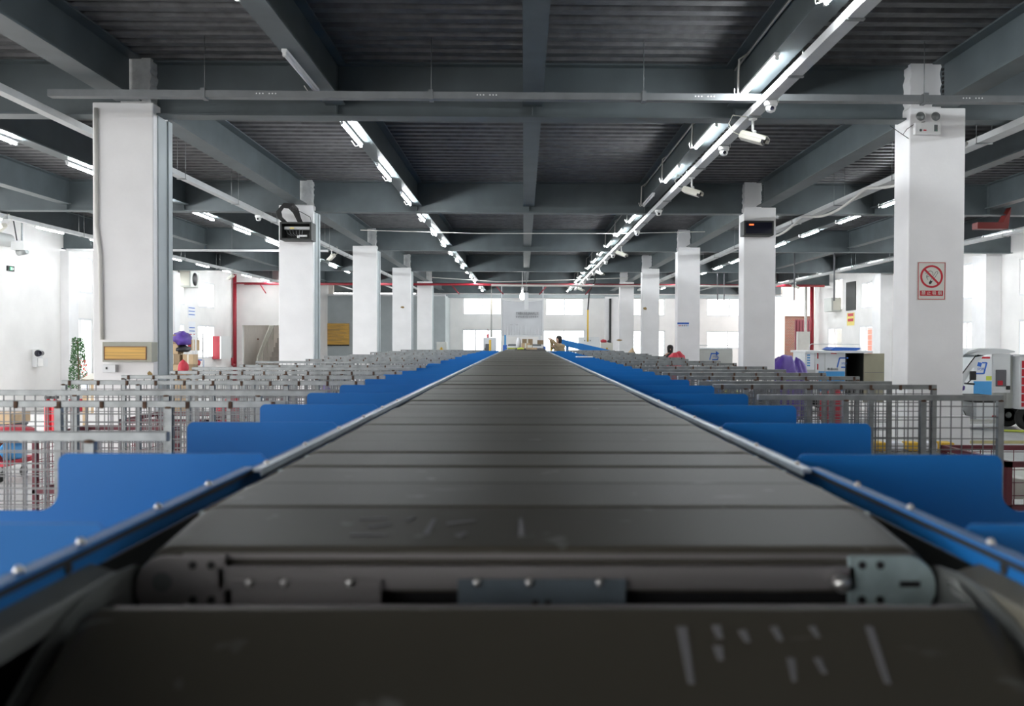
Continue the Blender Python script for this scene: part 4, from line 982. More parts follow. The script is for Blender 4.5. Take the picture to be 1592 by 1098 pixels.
# ------------------------------------------------------------------ stairs
t = thing('staircase', (at(410, 540, Y=39).x, 39.3, 0), 'concrete stairs with slanting cream handrails seen through the left doorway', 'staircase')
sx0, sx1 = at(412, 540, Y=38.0).x, at(455, 540, Y=38.0).x
m = MB()
for k in range(13): m.box(sx0, sx1, 37.9 + 0.28 * k, 37.9 + 0.28 * (k + 1), 0.0, 0.30 + 0.2 * (k + 1) - 0.1)
m.build('steps', 'step', t)
m = MB()
for off in (0.0, 0.18, 0.36, 0.54):
    m.bar((at(395, 560, Y=37.6).x + 0.1, 37.7, 0.95 - off * 0.3 + 0.0), (at(431, 507, Y=41.4).x, 41.4, 3.25 - off), 0.05, 0.045)
for k in range(5):
    f_ = k / 4; x = at(395, 560, Y=37.6).x + 0.1 + (at(431, 507, Y=41.4).x - at(395, 560, Y=37.6).x - 0.1) * f_; y = 37.7 + 3.7 * f_
    m.bar((x, y, 0.3 + 2.3 * f_ - 0.3), (x, y, 0.95 + 2.3 * f_), 0.04)
m.build('handrail', 'cream_plastic', t)
a = at(379, 527, Y=40.5); b = at(402, 527, Y=40.5)
tag(MB().box(a.x, b.x, 40.5, 40.56, a.z - 0.04, a.z + 0.02).box(b.x - 0.3, b.x - 0.2, 40.5, 40.56, 0, a.z).build('brown_frame', 'brown'), 'brown post and rail standing below the stairs', 'frame')
# ------------------------------------------------------------------ the far end of the conveyor
YG = 30.0
a = at(784, 521, Y=YG); b = at(841, 521, Y=YG); zt = a.z
t = thing('scan_gate', ((a.x + b.x) / 2, YG, 0), 'white square gate frame with blue feet over the far end of the conveyor', 'gate frame')
MB().box(a.x, a.x + 0.06, YG, YG + 0.5, 0, zt).build('post', 'trike_blue', t)
MB().box(b.x - 0.07, b.x, YG, YG + 0.5, 0, zt).build('post', 'white_metal', t)
MB().box(a.x + 0.06, b.x - 0.07, YG, YG + 0.5, zt - 0.05, zt).build('crossbar', 'white_metal', t)
# induction belts beyond, parcels on them
t = thing('feeding_belt', (BX, 26, 0), 'second raised belt run beyond the gate with white side rails', 'conveyor')
for s in (-1, 1):
    c = -0.30 if s < 0 else 0.36
    MB().box(c - 0.17, c + 0.17, 27.0, 29.5, 1.40, 1.62).build('belt_table', 'tray_steel', t)
    MB().box(c - 0.21, c + 0.21, 26.9, 26.96, 1.52, 1.57).build('white_rail', 'white_metal', t)
    MB().box(c - 0.20, c + 0.20, 26.9, 26.95, 1.49, 1.515).build('yellow_stripe', 'lime' if s < 0 else 'white_metal', t)
    MB().box(c - 0.1, c + 0.1, 27.1, 29.0, 0.0, 1.40).build('stand', 'cover_grey', t)
MB().box(-0.62, -0.50, 26.9, 27.6, 0.0, 1.60).build('drive_box', 'logo_blue', t)
MB().box(0.60, 0.66, 26.9, 27.6, 0.0, 1.56).build('drive_box', 'logo_blue', t)
o = MB().prism([(22.2, 1.502), (24.6, 1.499), (24.6, 1.53), (23.2, 1.518), (22.2, 1.506)], 'x', -0.22, 0.55).build('lifted_flap', 'rubber'); tag(o, 'black rubber flap lying across the far end of the belt', 'rubber flap')
def carton(x0, x1, y0, y1, z0, z1, m_, lab, tape=True, cat='box', nm='carton'):
    t = MB().box(x0, x1, y0, y1, z0, z1).build(nm, m_, bevel=0.004); tag(t, lab, cat)
    if tape: MB().box((x0 + x1) / 2 - 0.02, (x0 + x1) / 2 + 0.02, y0 - 0.002, y0, z0 + 0.01, z1).build('tape', 'cream_plastic', t)
    return t
carton(-0.06, 0.16, 23.6, 23.9, 1.53, 1.67, 'cardboard', 'brown carton in the middle of the parcel heap at the belt end')
carton(-0.04, 0.24, 24.0, 24.3, 1.53, 1.78, 'cardboard_dark', 'taller brown carton at the back of the parcel heap')
carton(0.10, 0.22, 23.45, 23.58, 1.53, 1.62, 'sign_cream', 'small cream parcel with labels in front of the heap', False)
carton(0.06, 0.34, 22.6, 22.9, 1.507, 1.56, 'cardboard', 'flat orange-brown parcel lying on the black flap', False)
carton(0.42, 0.60, 27.4, 27.7, 1.62, 1.75, 'cardboard_dark', 'small dark carton on the right table beyond the belt', False)
tag(MB().blob((-0.08, 22.55, 1.53), (0.09, 0.1, 0.035), 3).build('soft_parcel', 'lime'), 'lime green soft parcel lying on the black flap', 'parcel')
tag(MB().blob((-0.14, 24.1, 1.66), (0.07, 0.1, 0.16), 5).build('soft_parcel', 'sack_white'), 'pale grey wrapped parcel left of the carton heap', 'parcel')
# banner behind the gate
YB = 40.0
a = at(781, 467, Y=YB); b = at(843, 545, Y=YB); zb = 1.95
nx, nz = 48, 30; vs = []
for i in range(nx + 1):
    for j in range(nz + 1):
        u, v = i / nx, j / nz
        yy = YB + 0.02 * math.sin(u * PI * 30) * max(0, (0.35 - v)) * 4 + 0.03 * math.sin(v * 5 + u * 6)
        vs.append((a.x + (b.x - a.x) * u, yy, zb + (a.z - zb) * v - 0.05 * math.sin(u * PI) * v))
fs = [(i * (nz + 1) + j, (i + 1) * (nz + 1) + j, (i + 1) * (nz + 1) + j + 1, i * (nz + 1) + j + 1) for i in range(nx) for j in range(nz)]
t = thing('banner', ((a.x + b.x) / 2, YB, zb), 'large wrinkled pale grey fabric banner with dark lettering at the far end', 'banner')
c = MB().add(vs, fs, True).build('cloth', 'fabric_grey', t); sm = c.modifiers.new('thickness', 'SOLIDIFY'); sm.thickness = 0.006
MB().tube([(a.x - 0.05, YB, a.z + 0.02), (b.x + 0.05, YB, a.z + 0.02)], 0.02, 8).build('top_rod', 'white_metal', t)
for x in (a.x - 0.03, b.x + 0.03): MB().bar((x, YB, 0), (x, YB, ZD), 0.045).build('pole', 'white_metal', t)
cx = at(819.5, 488, Y=YB).x; wv = (b.x - a.x)
text('lettering', '广州德众信息运输有限公司', 0.14, (cx, YB - 0.05, at(819, 488, Y=YB).z), 'ink_grey', t, width=wv * 0.56, depth=0.004)
text('lettering', '全 国 快 速 分 拣 与 配 送 服 务', 0.09, (cx, YB - 0.05, at(819, 493, Y=YB).z), 'ink_grey', t, width=wv * 0.56, depth=0.003)
text('lettering', 'www. · · · .com', 0.05, (at(799, 505, Y=YB).x, YB - 0.05, at(819, 505, Y=YB).z), 'ink_grey', t, width=wv * 0.2, depth=0.003)
# lamp and slim panel hung before the banner
p = at(812, 461.5, Y=33.0)
t = thing('bulb_lamp', (p.x, 33, p.z), 'glowing bulb lamp hanging in front of the banner', 'lamp')
MB().lathe([(0.03, 0.16), (0.07, 0.10), (0.10, 0.0), (0.07, -0.09), (0.001, -0.12)], p, 'z', 16).build('bulb', 'lamp_lit', t)
MB().lathe([(0.035, 0.16), (0.05, 0.34), (0.01, 0.36)], p, 'z', 12).tube([(p.x, 33, p.z + 0.3), (p.x, 33, ZD)], 0.012, 6).build('socket', 'white_plastic', t)
a = at(815, 455, Y=31); b = at(821.5, 482, Y=31)
t = thing('antenna_panel', ((a.x + b.x) / 2, 31, b.z), 'slim white box panel hanging beside the glowing bulb', 'antenna')
MB().box(a.x, b.x, 31, 31.1, b.z, a.z).build('housing', 'white_metal', t, bevel=0.01)
MB().bar(((a.x + b.x) / 2, 31.05, a.z - 0.01), ((a.x + b.x) / 2, 31.05, ZD), 0.03).build('hanger', 'galvanised', t)
# cabinets with warning triangles
def warn(t, x, y, z, s):
    MB().prism([(x - s, z - s * 0.9), (x + s, z - s * 0.9), (x, z + s * 0.9)], 'y', y - 0.006, y).build('warning_triangle', 'yellow', t)
    MB().box(x - s * 0.1, x + s * 0.1, y - 0.010, y - 0.006, z - s * 0.55, z + s * 0.35).build('warning_mark', 'ink', t)
def cabinet(px0, px1, pyt, Y, dep, m_, lab, wn=True, grille=False, name='control_cabinet'):
    a = at(px0, pyt, Y=Y); b = at(px1, pyt, Y=Y)
    t = thing(name, ((a.x + b.x) / 2, Y + dep / 2, 0), lab, 'cabinet')
    MB().box(a.x, b.x, Y, Y + dep, 0, a.z).build('body', m_, t, bevel=0.01)
    MB().box(a.x + 0.03, b.x - 0.03, Y - 0.012, Y, 0.1, a.z - 0.04).build('door', m_, t, bevel=0.004)
    MB().box(a.x + 0.06, a.x + 0.085, Y - 0.03, Y - 0.012, a.z - 0.5, a.z - 0.36).build('handle', 'black', t)
    if wn: warn(t, (a.x + b.x) / 2, Y - 0.012, a.z - 0.22, 0.08)
    if grille: MB().box(a.x + 0.08, a.x + 0.28, Y - 0.018, Y - 0.012, a.z - 0.5, a.z - 0.22).build('grille', 'ink_grey', t)
    return t, a, b
t, a, b = cabinet(751, 771, 525, 31.0, 0.5, 'white_metal', 'pale control cabinet with grille and beacon left of the gate', False, True)
MB().lathe([(0.03, 0), (0.03, 0.10), (0.02, 0.12)], (a.x + 0.15, 31.2, a.z), 'z', 12).build('beacon', 'sign_red', t)
MB().tube([(a.x + 0.15, 31.2, a.z + 0.1), (a.x + 0.15, 31.2, a.z + 0.3)], 0.01, 6).build('beacon_stem', 'red_pipe', t)
cabinet(678.5, 694, 532, 30.0, 0.5, 'trike_grey', 'short grey cabinet with a yellow warning triangle left of the conveyor end')
t, a, b = cabinet(934, 953, 533, 31.0, 0.5, 'cream_plastic', 'short beige cabinet with a yellow warning triangle right of the blue incline')
tag(MB().blob((a.x + 0.12, 31.2, a.z + 0.05), (0.11, 0.1, 0.06), 2).build('red_cloth', 'sack_red'), 'red bundle lying on the beige cabinet', 'bundle')
tag(MB().blob((a.x + 0.31, 31.2, a.z + 0.045), (0.07, 0.08, 0.05), 4).build('dark_bundle', 'sack_black'), 'dark bundle beside the red one on the beige cabinet', 'bundle')
t, a, b = cabinet(900, 932, 524, 34.5, 0.6, 'white_metal', 'wide pale control cabinet behind the blue inclined conveyor', False)
for q in (0.28, 0.45, 0.55): MB().lathe([(0.02, -0.02), (0.02, 0)], (a.x + q * (b.x - a.x), 34.49, a.z - 0.14), 'y', 10).build('button', 'ink', t)
cabinet(752, 757, 532, 36.0, 0.3, 'ink', 'narrow dark cabinet far left of the banner', False)
for px, lb, Y in ((762, 'yellow bollard post in front of the pale cabinet left of the gate', 29.0), (857, 'yellow bollard post right of the gate, below the held phone', 29.0)):
    p = at(px, 528.5, Y=Y); tag(MB().tube([(p.x, Y, 0), (p.x, Y, p.z)], 0.035, 12).build('bollard', 'yellow'), lb, 'bollard')
# blue inclined conveyor to the right
a = at(871, 527, Y=29.5); b = at(955, 546, Y=27.0)
t = thing('inclined_conveyor', ((a.x + b.x) / 2, 28.2, 0), 'bright blue inclined conveyor descending to the right at the far end', 'conveyor')
def slab(m, p, q, h, wd):
    p = Vector(p); q = Vector(q); m.add([p, q, q + Vector((0, 0, -h)), p + Vector((0, 0, -h)), p + Vector((0, wd, 0)), q + Vector((0, wd, 0)), q + Vector((0, wd, -h)), p + Vector((0, wd, -h))],
          [(0, 1, 2, 3), (7, 6, 5, 4), (0, 4, 5, 1), (1, 5, 6, 2), (2, 6, 7, 3), (3, 7, 4, 0)]); return m
slab(MB(), a, b, 0.20, 0.05).build('side_panel', 'blue_paint', t)
slab(MB(), a + Vector((0, 0.6, 0)), b + Vector((0, 0.6, 0)), 0.20, 0.05).build('side_panel', 'blue_paint', t)
slab(MB(), a + Vector((0, 0.06, -0.05)), b + Vector((0, 0.06, -0.05)), 0.04, 0.53).build('belt', 'rubber', t)
for f_ in (0.15, 0.5, 0.85):
    p = a.lerp(b, f_)
    for dy in (0.0, 0.6): MB().bar((p.x, p.y + dy + 0.02, 0), (p.x, p.y + dy + 0.02, p.z - 0.18), 0.06).build('leg', 'blue_paint', t)
# pale plates lying on the right chutes
for px, py, Y, wd, lb in ((909, 556, 13.2, 0.24, 'pale flat plate lying on the far right chutes'), (858, 547.5, 20.0, 0.20, 'smaller pale plate at the far end of the right chutes')):
    p = at(px, py, Y=Y); tag(MB().box(p.x - wd / 2, p.x + wd / 2, Y, Y + 0.25, 1.497, 1.512).build('flat_plate', 'white_metal'), lb, 'plate')
p = at(1015, 546, Y=21)
# ------------------------------------------------------------------ people
def person(loc, height, lean, material_top, label, reach=None, hairlong=False, facing=0.0):
    """standing body grown from a skeleton with a Skin modifier; lean tips the trunk to the left, reach raises both arms"""
    k = height / 1.7; t = thing('person', loc, label, 'person')
    bm = bmesh.new(); lay = None
    V = {}; E = []
    def v(n, x, y, z, r): V[n] = (Vector((x, y, z)) * k, r * k)
    lx = lean
    v('pelvis', 0, 0, 0.93, 0.125); v('waist', 0.25 * lx, 0, 1.08, 0.11); v('chest', 0.75 * lx, 0, 1.28, 0.135); v('neck0', lx, 0, 1.43, 0.07); v('neck', 1.08 * lx, 0, 1.49, 0.052)
    v('head', 1.2 * lx, 0, 1.58, 0.085); v('crown', 1.25 * lx, 0, 1.655, 0.07)
    for s, n in ((-1, 'l'), (1, 'r')):
        v('hip' + n, s * 0.085, 0, 0.88, 0.09); v('knee' + n, s * 0.10, -0.02, 0.49, 0.06); v('ankle' + n, s * 0.10, 0.02, 0.09, 0.042); v('toe' + n, s * 0.115, -0.12, 0.035, 0.035)
        v('sh' + n, lx + s * 0.155, 0, 1.37, 0.062)
        if reach: 
            v('el' + n, lx - 0.11 + s * 0.05, -0.10 * s - 0.05, 1.30 if s < 0 else 1.40, 0.045); v('wr' + n, lx - 0.22 + s * 0.03, -0.05 * s, 1.57, 0.028); v('hd' + n, lx - 0.25 + s * 0.03, -0.05 * s, 1.61, 0.032)
        else:
            v('el' + n, lx + s * 0.21, 0.02, 1.12, 0.045); v('wr' + n, lx * 0.6 + s * 0.22, -0.05, 0.87, 0.028); v('hd' + n, lx * 0.6 + s * 0.22, -0.06, 0.80, 0.032)
        E += [('pelvis', 'hip' + n), ('hip' + n, 'knee' + n), ('knee' + n, 'ankle' + n), ('ankle' + n, 'toe' + n), ('neck0', 'sh' + n), ('sh' + n, 'el' + n), ('el' + n, 'wr' + n), ('wr' + n, 'hd' + n)]
        for q in range(4):
            base = V['hd' + n][0] / k; d = Vector((-0.05, 0, 0.02)) if reach else Vector((0, -0.01, -0.05))
            o_ = Vector((0, (q - 1.5) * 0.016, 0))
            v('f%d%s' % (q, n), *(base + o_ + d * (0.8 + 0.12 * (q % 3))), 0.009); v('g%d%s' % (q, n), *(base + o_ + d * (1.4 + 0.15 * (q % 3)) + Vector((0, 0, -0.01))), 0.008)
            E += [('hd' + n, 'f%d%s' % (q, n)), ('f%d%s' % (q, n), 'g%d%s' % (q, n))]
        base = V['hd' + n][0] / k; v('th' + n, *(base + Vector((-0.01, -0.035 * s, -0.02))), 0.010); E.append(('hd' + n, 'th' + n))
    E += [('pelvis', 'waist'), ('waist', 'chest'), ('chest', 'neck0'), ('neck0', 'neck'), ('neck', 'head'), ('head', 'crown')]
    names = list(V); me = bpy.data.meshes.new('body'); me.from_pydata([tuple(V[n][0]) for n in names], [(names.index(a_), names.index(b_)) for a_, b_ in E], [])
    o = bpy.data.objects.new('body', me); COL.objects.link(o); o.parent = t
    md = o.modifiers.new('skin', 'SKIN'); md.use_smooth_shade = True
    for i, n in enumerate(names): me.skin_vertices[0].data[i].radius = (V[n][1], V[n][1] * (0.75 if n in ('chest', 'waist', 'pelvis') else 1))
    me.skin_vertices[0].data[0].use_root = True
    o.modifiers.new('sub', 'SUBSURF').levels = 2; o.modifiers['sub'].render_levels = 2
    me.materials.append(MATS['skin'])
    O = Vector(loc)
    # clothing: jacket and trousers as lathe-like tubes following the limbs
    P = lambda n: O + V[n][0]
    j = MB().tube([P('pelvis') + Vector((0, 0, -0.05)), P('waist'), P('chest'), P('neck0') - Vector((0, 0, 0.02)), P('neck0') + Vector((0, 0, 0.03))], [0.16 * k, 0.15 * k, 0.18 * k, 0.13 * k, 0.065 * k], 14)
    j.build('jacket', material_top, t)
    for n in 'lr':
        MB().tube([P('sh' + n) + (P('sh' + n) - P('el' + n)) * 0.1, P('sh' + n), P('el' + n), P('wr' + n)], [0.05 * k, 0.078 * k, 0.060 * k, 0.042 * k], 12).build('sleeve', material_top, t)
        MB().tube([P('pelvis') * 0.3 + P('hip' + n) * 0.7 + Vector((0, 0, 0.03)), P('hip' + n), P('knee' + n), P('ankle' + n)], [0.11 * k, 0.108 * k, 0.078 * k, 0.06 * k], 12).build('trouser_leg', 'trouser', t)
        MB().tube([P('ankle' + n) + Vector((0, 0.05, -0.06 * k)), P('toe' + n) + Vector((0, 0, 0.01))], [0.042, 0.038], 10).build('shoe', 'black', t)
    hd = P('head') + Vector((0, 0, 0.03)); fx = -1 if reach else 0
    MB().lathe([(0.02, 0.095), (0.07, 0.075), (0.098, 0.02), (0.094, -0.03), (0.07, -0.075 if not hairlong else -0.20)], hd + Vector((0.03 if reach else 0, 0.02, 0.012)), 'z', 18).build('hair', 'hair', t)
    f = Vector((-0.085, -0.03, 0)) if reach else Vector((0, -0.088, 0))
    MB().blob(hd + f + Vector((-0.012, 0, -0.03)), (0.014, 0.014, 0.02), 1, 0.1, 8, 6, False).build('nose', 'skin', t)
    sd_ = Vector((0, 0.03, 0)) if reach else Vector((0.03, 0, 0))
    for s in (-1, 1): MB().blob(hd + f + sd_ * s + Vector((0, 0, 0.0)), (0.010, 0.010, 0.007), 1, 0.05, 8, 6, False).build('eye', 'ink', t)
    MB().blob(hd + f + Vector((0, 0, -0.065)), (0.012, 0.012, 0.006), 1, 0.05, 8, 6, False).build('mouth', 'sack_red', t)
    return t, V, k, O
p = at(868, 530, Y=28.0)
tag(MB().box(p.x - 0.25, p.x + 0.4, 27.7, 28.3, 0, 0.18).build('step_platform', 'galvanised'), 'low metal step under the person in khaki', 'step')
pt, V, k, O = person((p.x + 0.09, 28.0, 0.18), 1.70, -0.08, 'khaki', 'person in a khaki jacket leaning left with both arms raised, holding up a phone', reach=True, hairlong=True)
ph = O + (V['hdl'][0] + V['hdr'][0]) / 2 + Vector((-0.06, 0, 0.02))
tag(MB().box(ph.x - 0.012, ph.x + 0.0, ph.y - 0.08, ph.y + 0.08, ph.z - 0.03, ph.z + 0.06).build('phone', 'ink', bevel=0.003), 'dark phone held up by the person in khaki', 'phone')
p = at(1037, 541, Y=27.0)
person((p.x + 0.1, 27.0, 0), 1.60, 0.0, 'sack_black', 'dark-haired person in black standing behind the third right column', False, True)
# ------------------------------------------------------------------ delivery tricycles
def wheel(t, c, r, wd):
    w_ = MB().lathe([(r * 0.55, -wd / 2), (r * 0.93, -wd / 2), (r, -wd / 3), (r, wd / 3), (r * 0.93, wd / 2), (r * 0.55, wd / 2), (r * 0.55, -wd / 2)], c, 'y', 28).build('wheel', 'rubber', t)
    MB().lathe([(0.03, -wd / 2 - 0.01), (r * 0.55, -wd / 2 + 0.02), (r * 0.55, wd / 2 - 0.02), (0.03, wd / 2 + 0.01)], c, 'y', 20).build('hub', 'galvanised', w_)
def logo(t, x, y, z, s, m_='logo_blue', right=True, arrow=False):
    m = MB(); sh = 0.25 * s
    def q(px_, pz_, qx, qz, wd=0.09): m.bar((x + px_ * s + pz_ * sh, y - 0.004, z + pz_ * s), (x + qx * s + qz * sh, y - 0.004, z + qz * s), 0.008, wd * s)
    if arrow:
        q(-0.5, -0.5, -0.5, 0.35, 0.13); q(-0.55, 0.30, 0.2, 0.30, 0.16); q(-0.2, -0.48, 0.5, -0.48, 0.13); q(0.5, -0.52, 0.5, -0.1, 0.1)
        m.prism([(x + 0.15 * s, z + 0.62 * s), (x + 0.15 * s, z + 0.02 * s), (x + 0.62 * s, z + 0.32 * s)], 'y', y - 0.008, y)
    elif right: q(0.5, -0.5, 0.5, 0.5, 0.13); q(-0.5, -0.48, 0.5, -0.48, 0.13); q(0.1, 0.48, 0.5, 0.48, 0.13); q(-0.1, 0.15, -0.1, 0.5, 0.35)
    else: q(-0.5, -0.5, -0.5, 0.5, 0.13); q(-0.5, 0.48, 0.4, 0.48, 0.13); q(-0.1, -0.48, 0.4, -0.48, 0.13)
    o = m.build('emblem', m_, t)
    text('emblem_letters', 'SFJB', 0.3 * s, (x + 0.02, y - 0.008, z - 0.08 * s), m_, t, width=0.62 * s, shear=0.2)
# (1) open-cab tricycle in profile, front to the left, right of the nearest right column
YT = 17.6
def P(px, py, dy=0.0): return at(px, py, Y=YT + dy)
x0 = P(1488, 600).x; x1 = P(1577, 600).x; zr = P(1540, 545).z
t = thing('delivery_tricycle', ((x0 + x1) / 2, YT + 0.45, 0), 'white open-cab electric delivery tricycle facing left, beyond the nearest right column', 'tricycle')
W = 0.95
def curve_roof(ya, yb):
    top = [P(1492, 560), P(1498, 552), P(1507, 545.5), P(1520, 542), P(1545, 541.5), P(1565, 543), P(1578, 546)]
    bot = [P(1578, 548), P(1560, 550), P(1535, 551.5), P(1530, 553)]
    return MB().prism([(p.x, p.z) for p in top] + [(p.x, p.z) for p in bot] + [(P(1517, 556).x, P(1517, 556).z), (P(1516, 552).x, P(1516, 552).z), (P(1500, 550.5).x, P(1500, 551).z)], 'y', ya, yb)
curve_roof(YT, YT + W).build('roof', 'trike_white', t, bevel=0.006)
for ya in (YT, YT + W - 0.05):
    a_ = [(P(x, y).x, P(x, y).z) for x, y in ((1519, 551), (1530, 552.5), (1510, 576), (1499, 596), (1494, 612), (1490, 612), (1489, 597), (1498, 580))]
    MB().prism(a_, 'y', ya, ya + 0.05).build('windscreen_pillar', 'trike_white', t, bevel=0.004)
a_ = [P(1491, 588), P(1514, 553)]
wn_ = MB().add([(a_[0].x, YT + 0.05, a_[0].z), (a_[0].x, YT + W - 0.05, a_[0].z), (a_[1].x, YT + W - 0.05, a_[1].z), (a_[1].x, YT + 0.05, a_[1].z)], [(0, 1, 2, 3)]); wn_.build('windscreen', 'glass', t)
MB().bar((P(1490, 590).x, YT - 0.002, P(1490, 589).z), (P(1517, 552).x, YT - 0.002, P(1517, 553).z), 0.01, 0.018).build('windscreen_seal', 'black', t)
fp = [(P(x, y).x, P(x, y).z) for x, y in ((1484, 600), (1492, 596), (1497, 612), (1502, 640), (1508, 652), (1497, 655), (1487, 640), (1482, 620))]
MB().prism(fp, 'y', YT + 0.1, YT + W - 0.1).build('front_fairing', 'trike_white', t, bevel=0.02)
MB().prism([(P(x, y).x, P(x, y).z) for x, y in ((1503, 612), (1512, 616), (1511, 636), (1508, 655), (1503, 655), (1504, 636))], 'y', YT + 0.35, YT + 0.6).build('leg_shield', 'trike_grey', t, bevel=0.01)
MB().box(P(1500, 655).x, P(1556, 655).x, YT + 0.05, YT + W - 0.05, P(1500, 659).z, P(1500, 653).z).build('footboard', 'trike_grey', t)
MB().box(P(1523, 620).x, P(1557, 620).x, YT + 0.12, YT + W - 0.12, P(1500, 653).z, P(1500, 627).z).build('seat_box', 'trike_white', t)
MB().box(P(1520, 620).x, P(1556, 620).x, YT + 0.10, YT + W - 0.10, P(1500, 627).z, P(1500, 616).z).build('seat', 'rubber', t, bevel=0.03)
for dx in (0, 0.055): MB().lathe([(0.018, -0.01), (0.018, 0)], (P(1548.5, 648).x + dx, YT + 0.118, P(1548, 648).z), 'y', 10).build('reflector', 'sign_red', t)
MB().box(P(1545, 550).x, P(1572, 550).x, YT + 0.02, YT + 0.07, P(1545, 611).z, P(1545, 550).z).build('cab_back_panel', 'trike_white', t, bevel=0.004)
o = MB().box(P(1548.5, 575).x, P(1565, 575).x, YT - 0.0, YT + 0.02, P(1548, 601).z, P(1548, 575).z).build('bag_pouch', 'ink_grey', t, bevel=0.01); MB().box(P(1551, 590).x, P(1559, 590).x, YT - 0.006, YT - 0.0, P(1551, 599).z, P(1551, 592).z).build('red_patch', 'sign_red', o)
MB().box(P(1565, 600).x, P(1570, 600).x, YT - 0.01, YT + 0.02, P(1565, 606).z, P(1565, 600).z).build('latch', 'black', t)
m = MB().tube([(P(1508, 615).x, YT + 0.48, P(1508, 640).z), (P(1505, 605).x, YT + 0.48, P(1505, 597).z), (P(1508, 597).x, YT + 0.18, P(1508, 597).z), (P(1520, 598).x, YT + 0.12, P(1520, 598).z)], 0.018, 8)
m.tube([(P(1505, 597).x, YT + 0.48, P(1508, 597).z), (P(1508, 597).x, YT + 0.78, P(1508, 597).z), (P(1520, 598).x, YT + 0.84, P(1520, 598).z)], 0.016, 8); m.build('handlebar', 'black', t)
MB().box(P(1506, 577).x, P(1516, 577).x, YT - 0.06, YT - 0.02, P(1506, 591).z, P(1506, 577).z).build('mirror', 'black', t, bevel=0.015)
MB().tube([(P(1509, 590).x, YT - 0.03, P(1509, 590).z), (P(1506, 596).x, YT + 0.05, P(1506, 596).z), (P(1507, 597).x, YT + 0.2, P(1507, 597).z)], 0.01, 6).build('mirror_stalk', 'black', t)
tag(MB().blob((P(1505, 604).x, YT + 0.48, P(1505, 605).z), (0.13, 0.25, 0.09), 8).build('handlebar_cover', 'purple'), 'dark purple cover over the handlebar of the open-cab tricycle', 'cover')
m = MB().tube([(P(1492, 620).x, YT + 0.06, P(1492, 620).z), (P(1491, 640).x, YT + 0.06, P(1491, 640).z), (P(1494, 652).x, YT + 0.06, P(1494, 652).z), (P(1502, 657).x, YT + 0.06, P(1502, 657).z), (P(1540, 657).x, YT + 0.06, P(1540, 657).z)], 0.014, 8)
m.build('guard_bar', 'white_metal', t)
wheel(t, (P(1502, 655).x, YT + 0.48, 0.22), 0.22, 0.11)
for s in (0.10, W - 0.10): wheel(t, (P(1578, 655).x + 0.3, YT + s, 0.24), 0.24, 0.12)
# its cargo body
bx0, bx1 = P(1583, 560).x, P(1583, 560).x + 1.5
MB().box(bx0, bx1, YT - 0.05, YT + W + 0.05, 0.42, P(1583, 552).z).build('cargo_body', 'trike_white', t, bevel=0.01)
MB().box(P(1574, 560).x, bx0, YT + 0.2, YT + W - 0.2, 0.42, P(1583, 556).z).build('cargo_front', 'trike_grey', t)
for q in range(6):
    za = P(1586, 561 + q * 13).z; MB().box(bx0 + 0.045, bx0 + 0.095, YT - 0.056, YT - 0.05, za - 0.14 if q < 5 else za - 0.08, za).build('red_stripe', 'sign_red', t)
MB().box(bx0 + 0.10, bx1 - 0.02, YT - 0.056, YT - 0.05, P(1590, 636).z, P(1590, 597).z).build('blue_panel', 'trike_blue', t)
MB().box(P(1574, 550).x, bx1, YT - 0.05, YT - 0.02, P(1583, 554).z, P(1583, 551).z).build('gutter', 'white_metal', t)
# (2) cargo body seen through the cab, further back
Y2 = 21.5
a = at(1514, 553, Y=Y2); b = at(1562, 553, Y=Y2)
t = thing('delivery_tricycle', ((a.x + b.x) / 2, Y2 + 0.6, 0), 'white and blue cargo tricycle seen through the open cab, with yellow sticker and emblem', 'tricycle')
MB().box(a.x, b.x, Y2, Y2 + 1.2, 0.4, a.z - 0.02).build('cargo_body', 'trike_white', t, bevel=0.01)
MB().box(a.x, b.x, Y2 - 0.006, Y2, 0.45, at(1530, 593, Y=Y2).z).build('blue_panel', 'trike_blue', t)
c = at(1538, 556.5, Y=Y2); MB().box(at(1526, 556, Y=Y2).x, at(1539, 556, Y=Y2).x, Y2 - 0.008, Y2, c.z - 0.02, c.z + 0.025).build('red_stripe', 'sign_red', t)
logo(t, at(1523, 572, Y=Y2).x, Y2, at(1523, 572.5, Y=Y2).z, 0.27)
c = at(1533, 585, Y=Y2); MB().box(c.x, c.x + 0.17, Y2 - 0.006, Y2, c.z - 0.10, c.z).build('yellow_sticker', 'lime', t)
for x in (a.x + 0.25, b.x - 0.15): wheel(t, (x, Y2 + 0.1, 0.24), 0.24, 0.12)
# (3) tricycle with roof slab and open dark compartment, left of the nearest right column
Y3 = 22.3
def Q(px, py, dy=0.0): return at(px, py, Y=Y3 + dy)
t = thing('delivery_tricycle', (Q(1310, 600).x, Y3 + 0.6, 0), 'white and blue delivery tricycle with an open dark compartment, left of the nearest right column', 'tricycle')
z = lambda py: at(1310, py, Y=Y3).z
MB().box(Q(1276, 0).x, Q(1319, 0).x, Y3, Y3 + 1.1, 0.42, z(549)).build('cargo_body', 'trike_white', t, bevel=0.008)
MB().box(Q(1277, 0).x, Q(1318, 0).x, Y3 - 0.006, Y3, 0.50, z(577.5)).build('blue_panel', 'trike_blue', t)
MB().box(Q(1286.5, 0).x, Q(1287.2, 0).x, Y3 - 0.008, Y3, 0.5, z(550)).build('door_seam', 'trike_grey', t)
for q in range(3): MB().box(Q(1273.5, 0).x, Q(1276.5, 0).x, Y3 - 0.01, Y3 + 0.02, z(558 + q * 17), z(549 + q * 17)).build('red_stripe', 'sign_red', t)
MB().box(Q(1273.5, 0).x, Q(1276.5, 0).x, Y3, Y3 + 0.05, 0.5, z(549)).build('corner_post', 'trike_white', t)
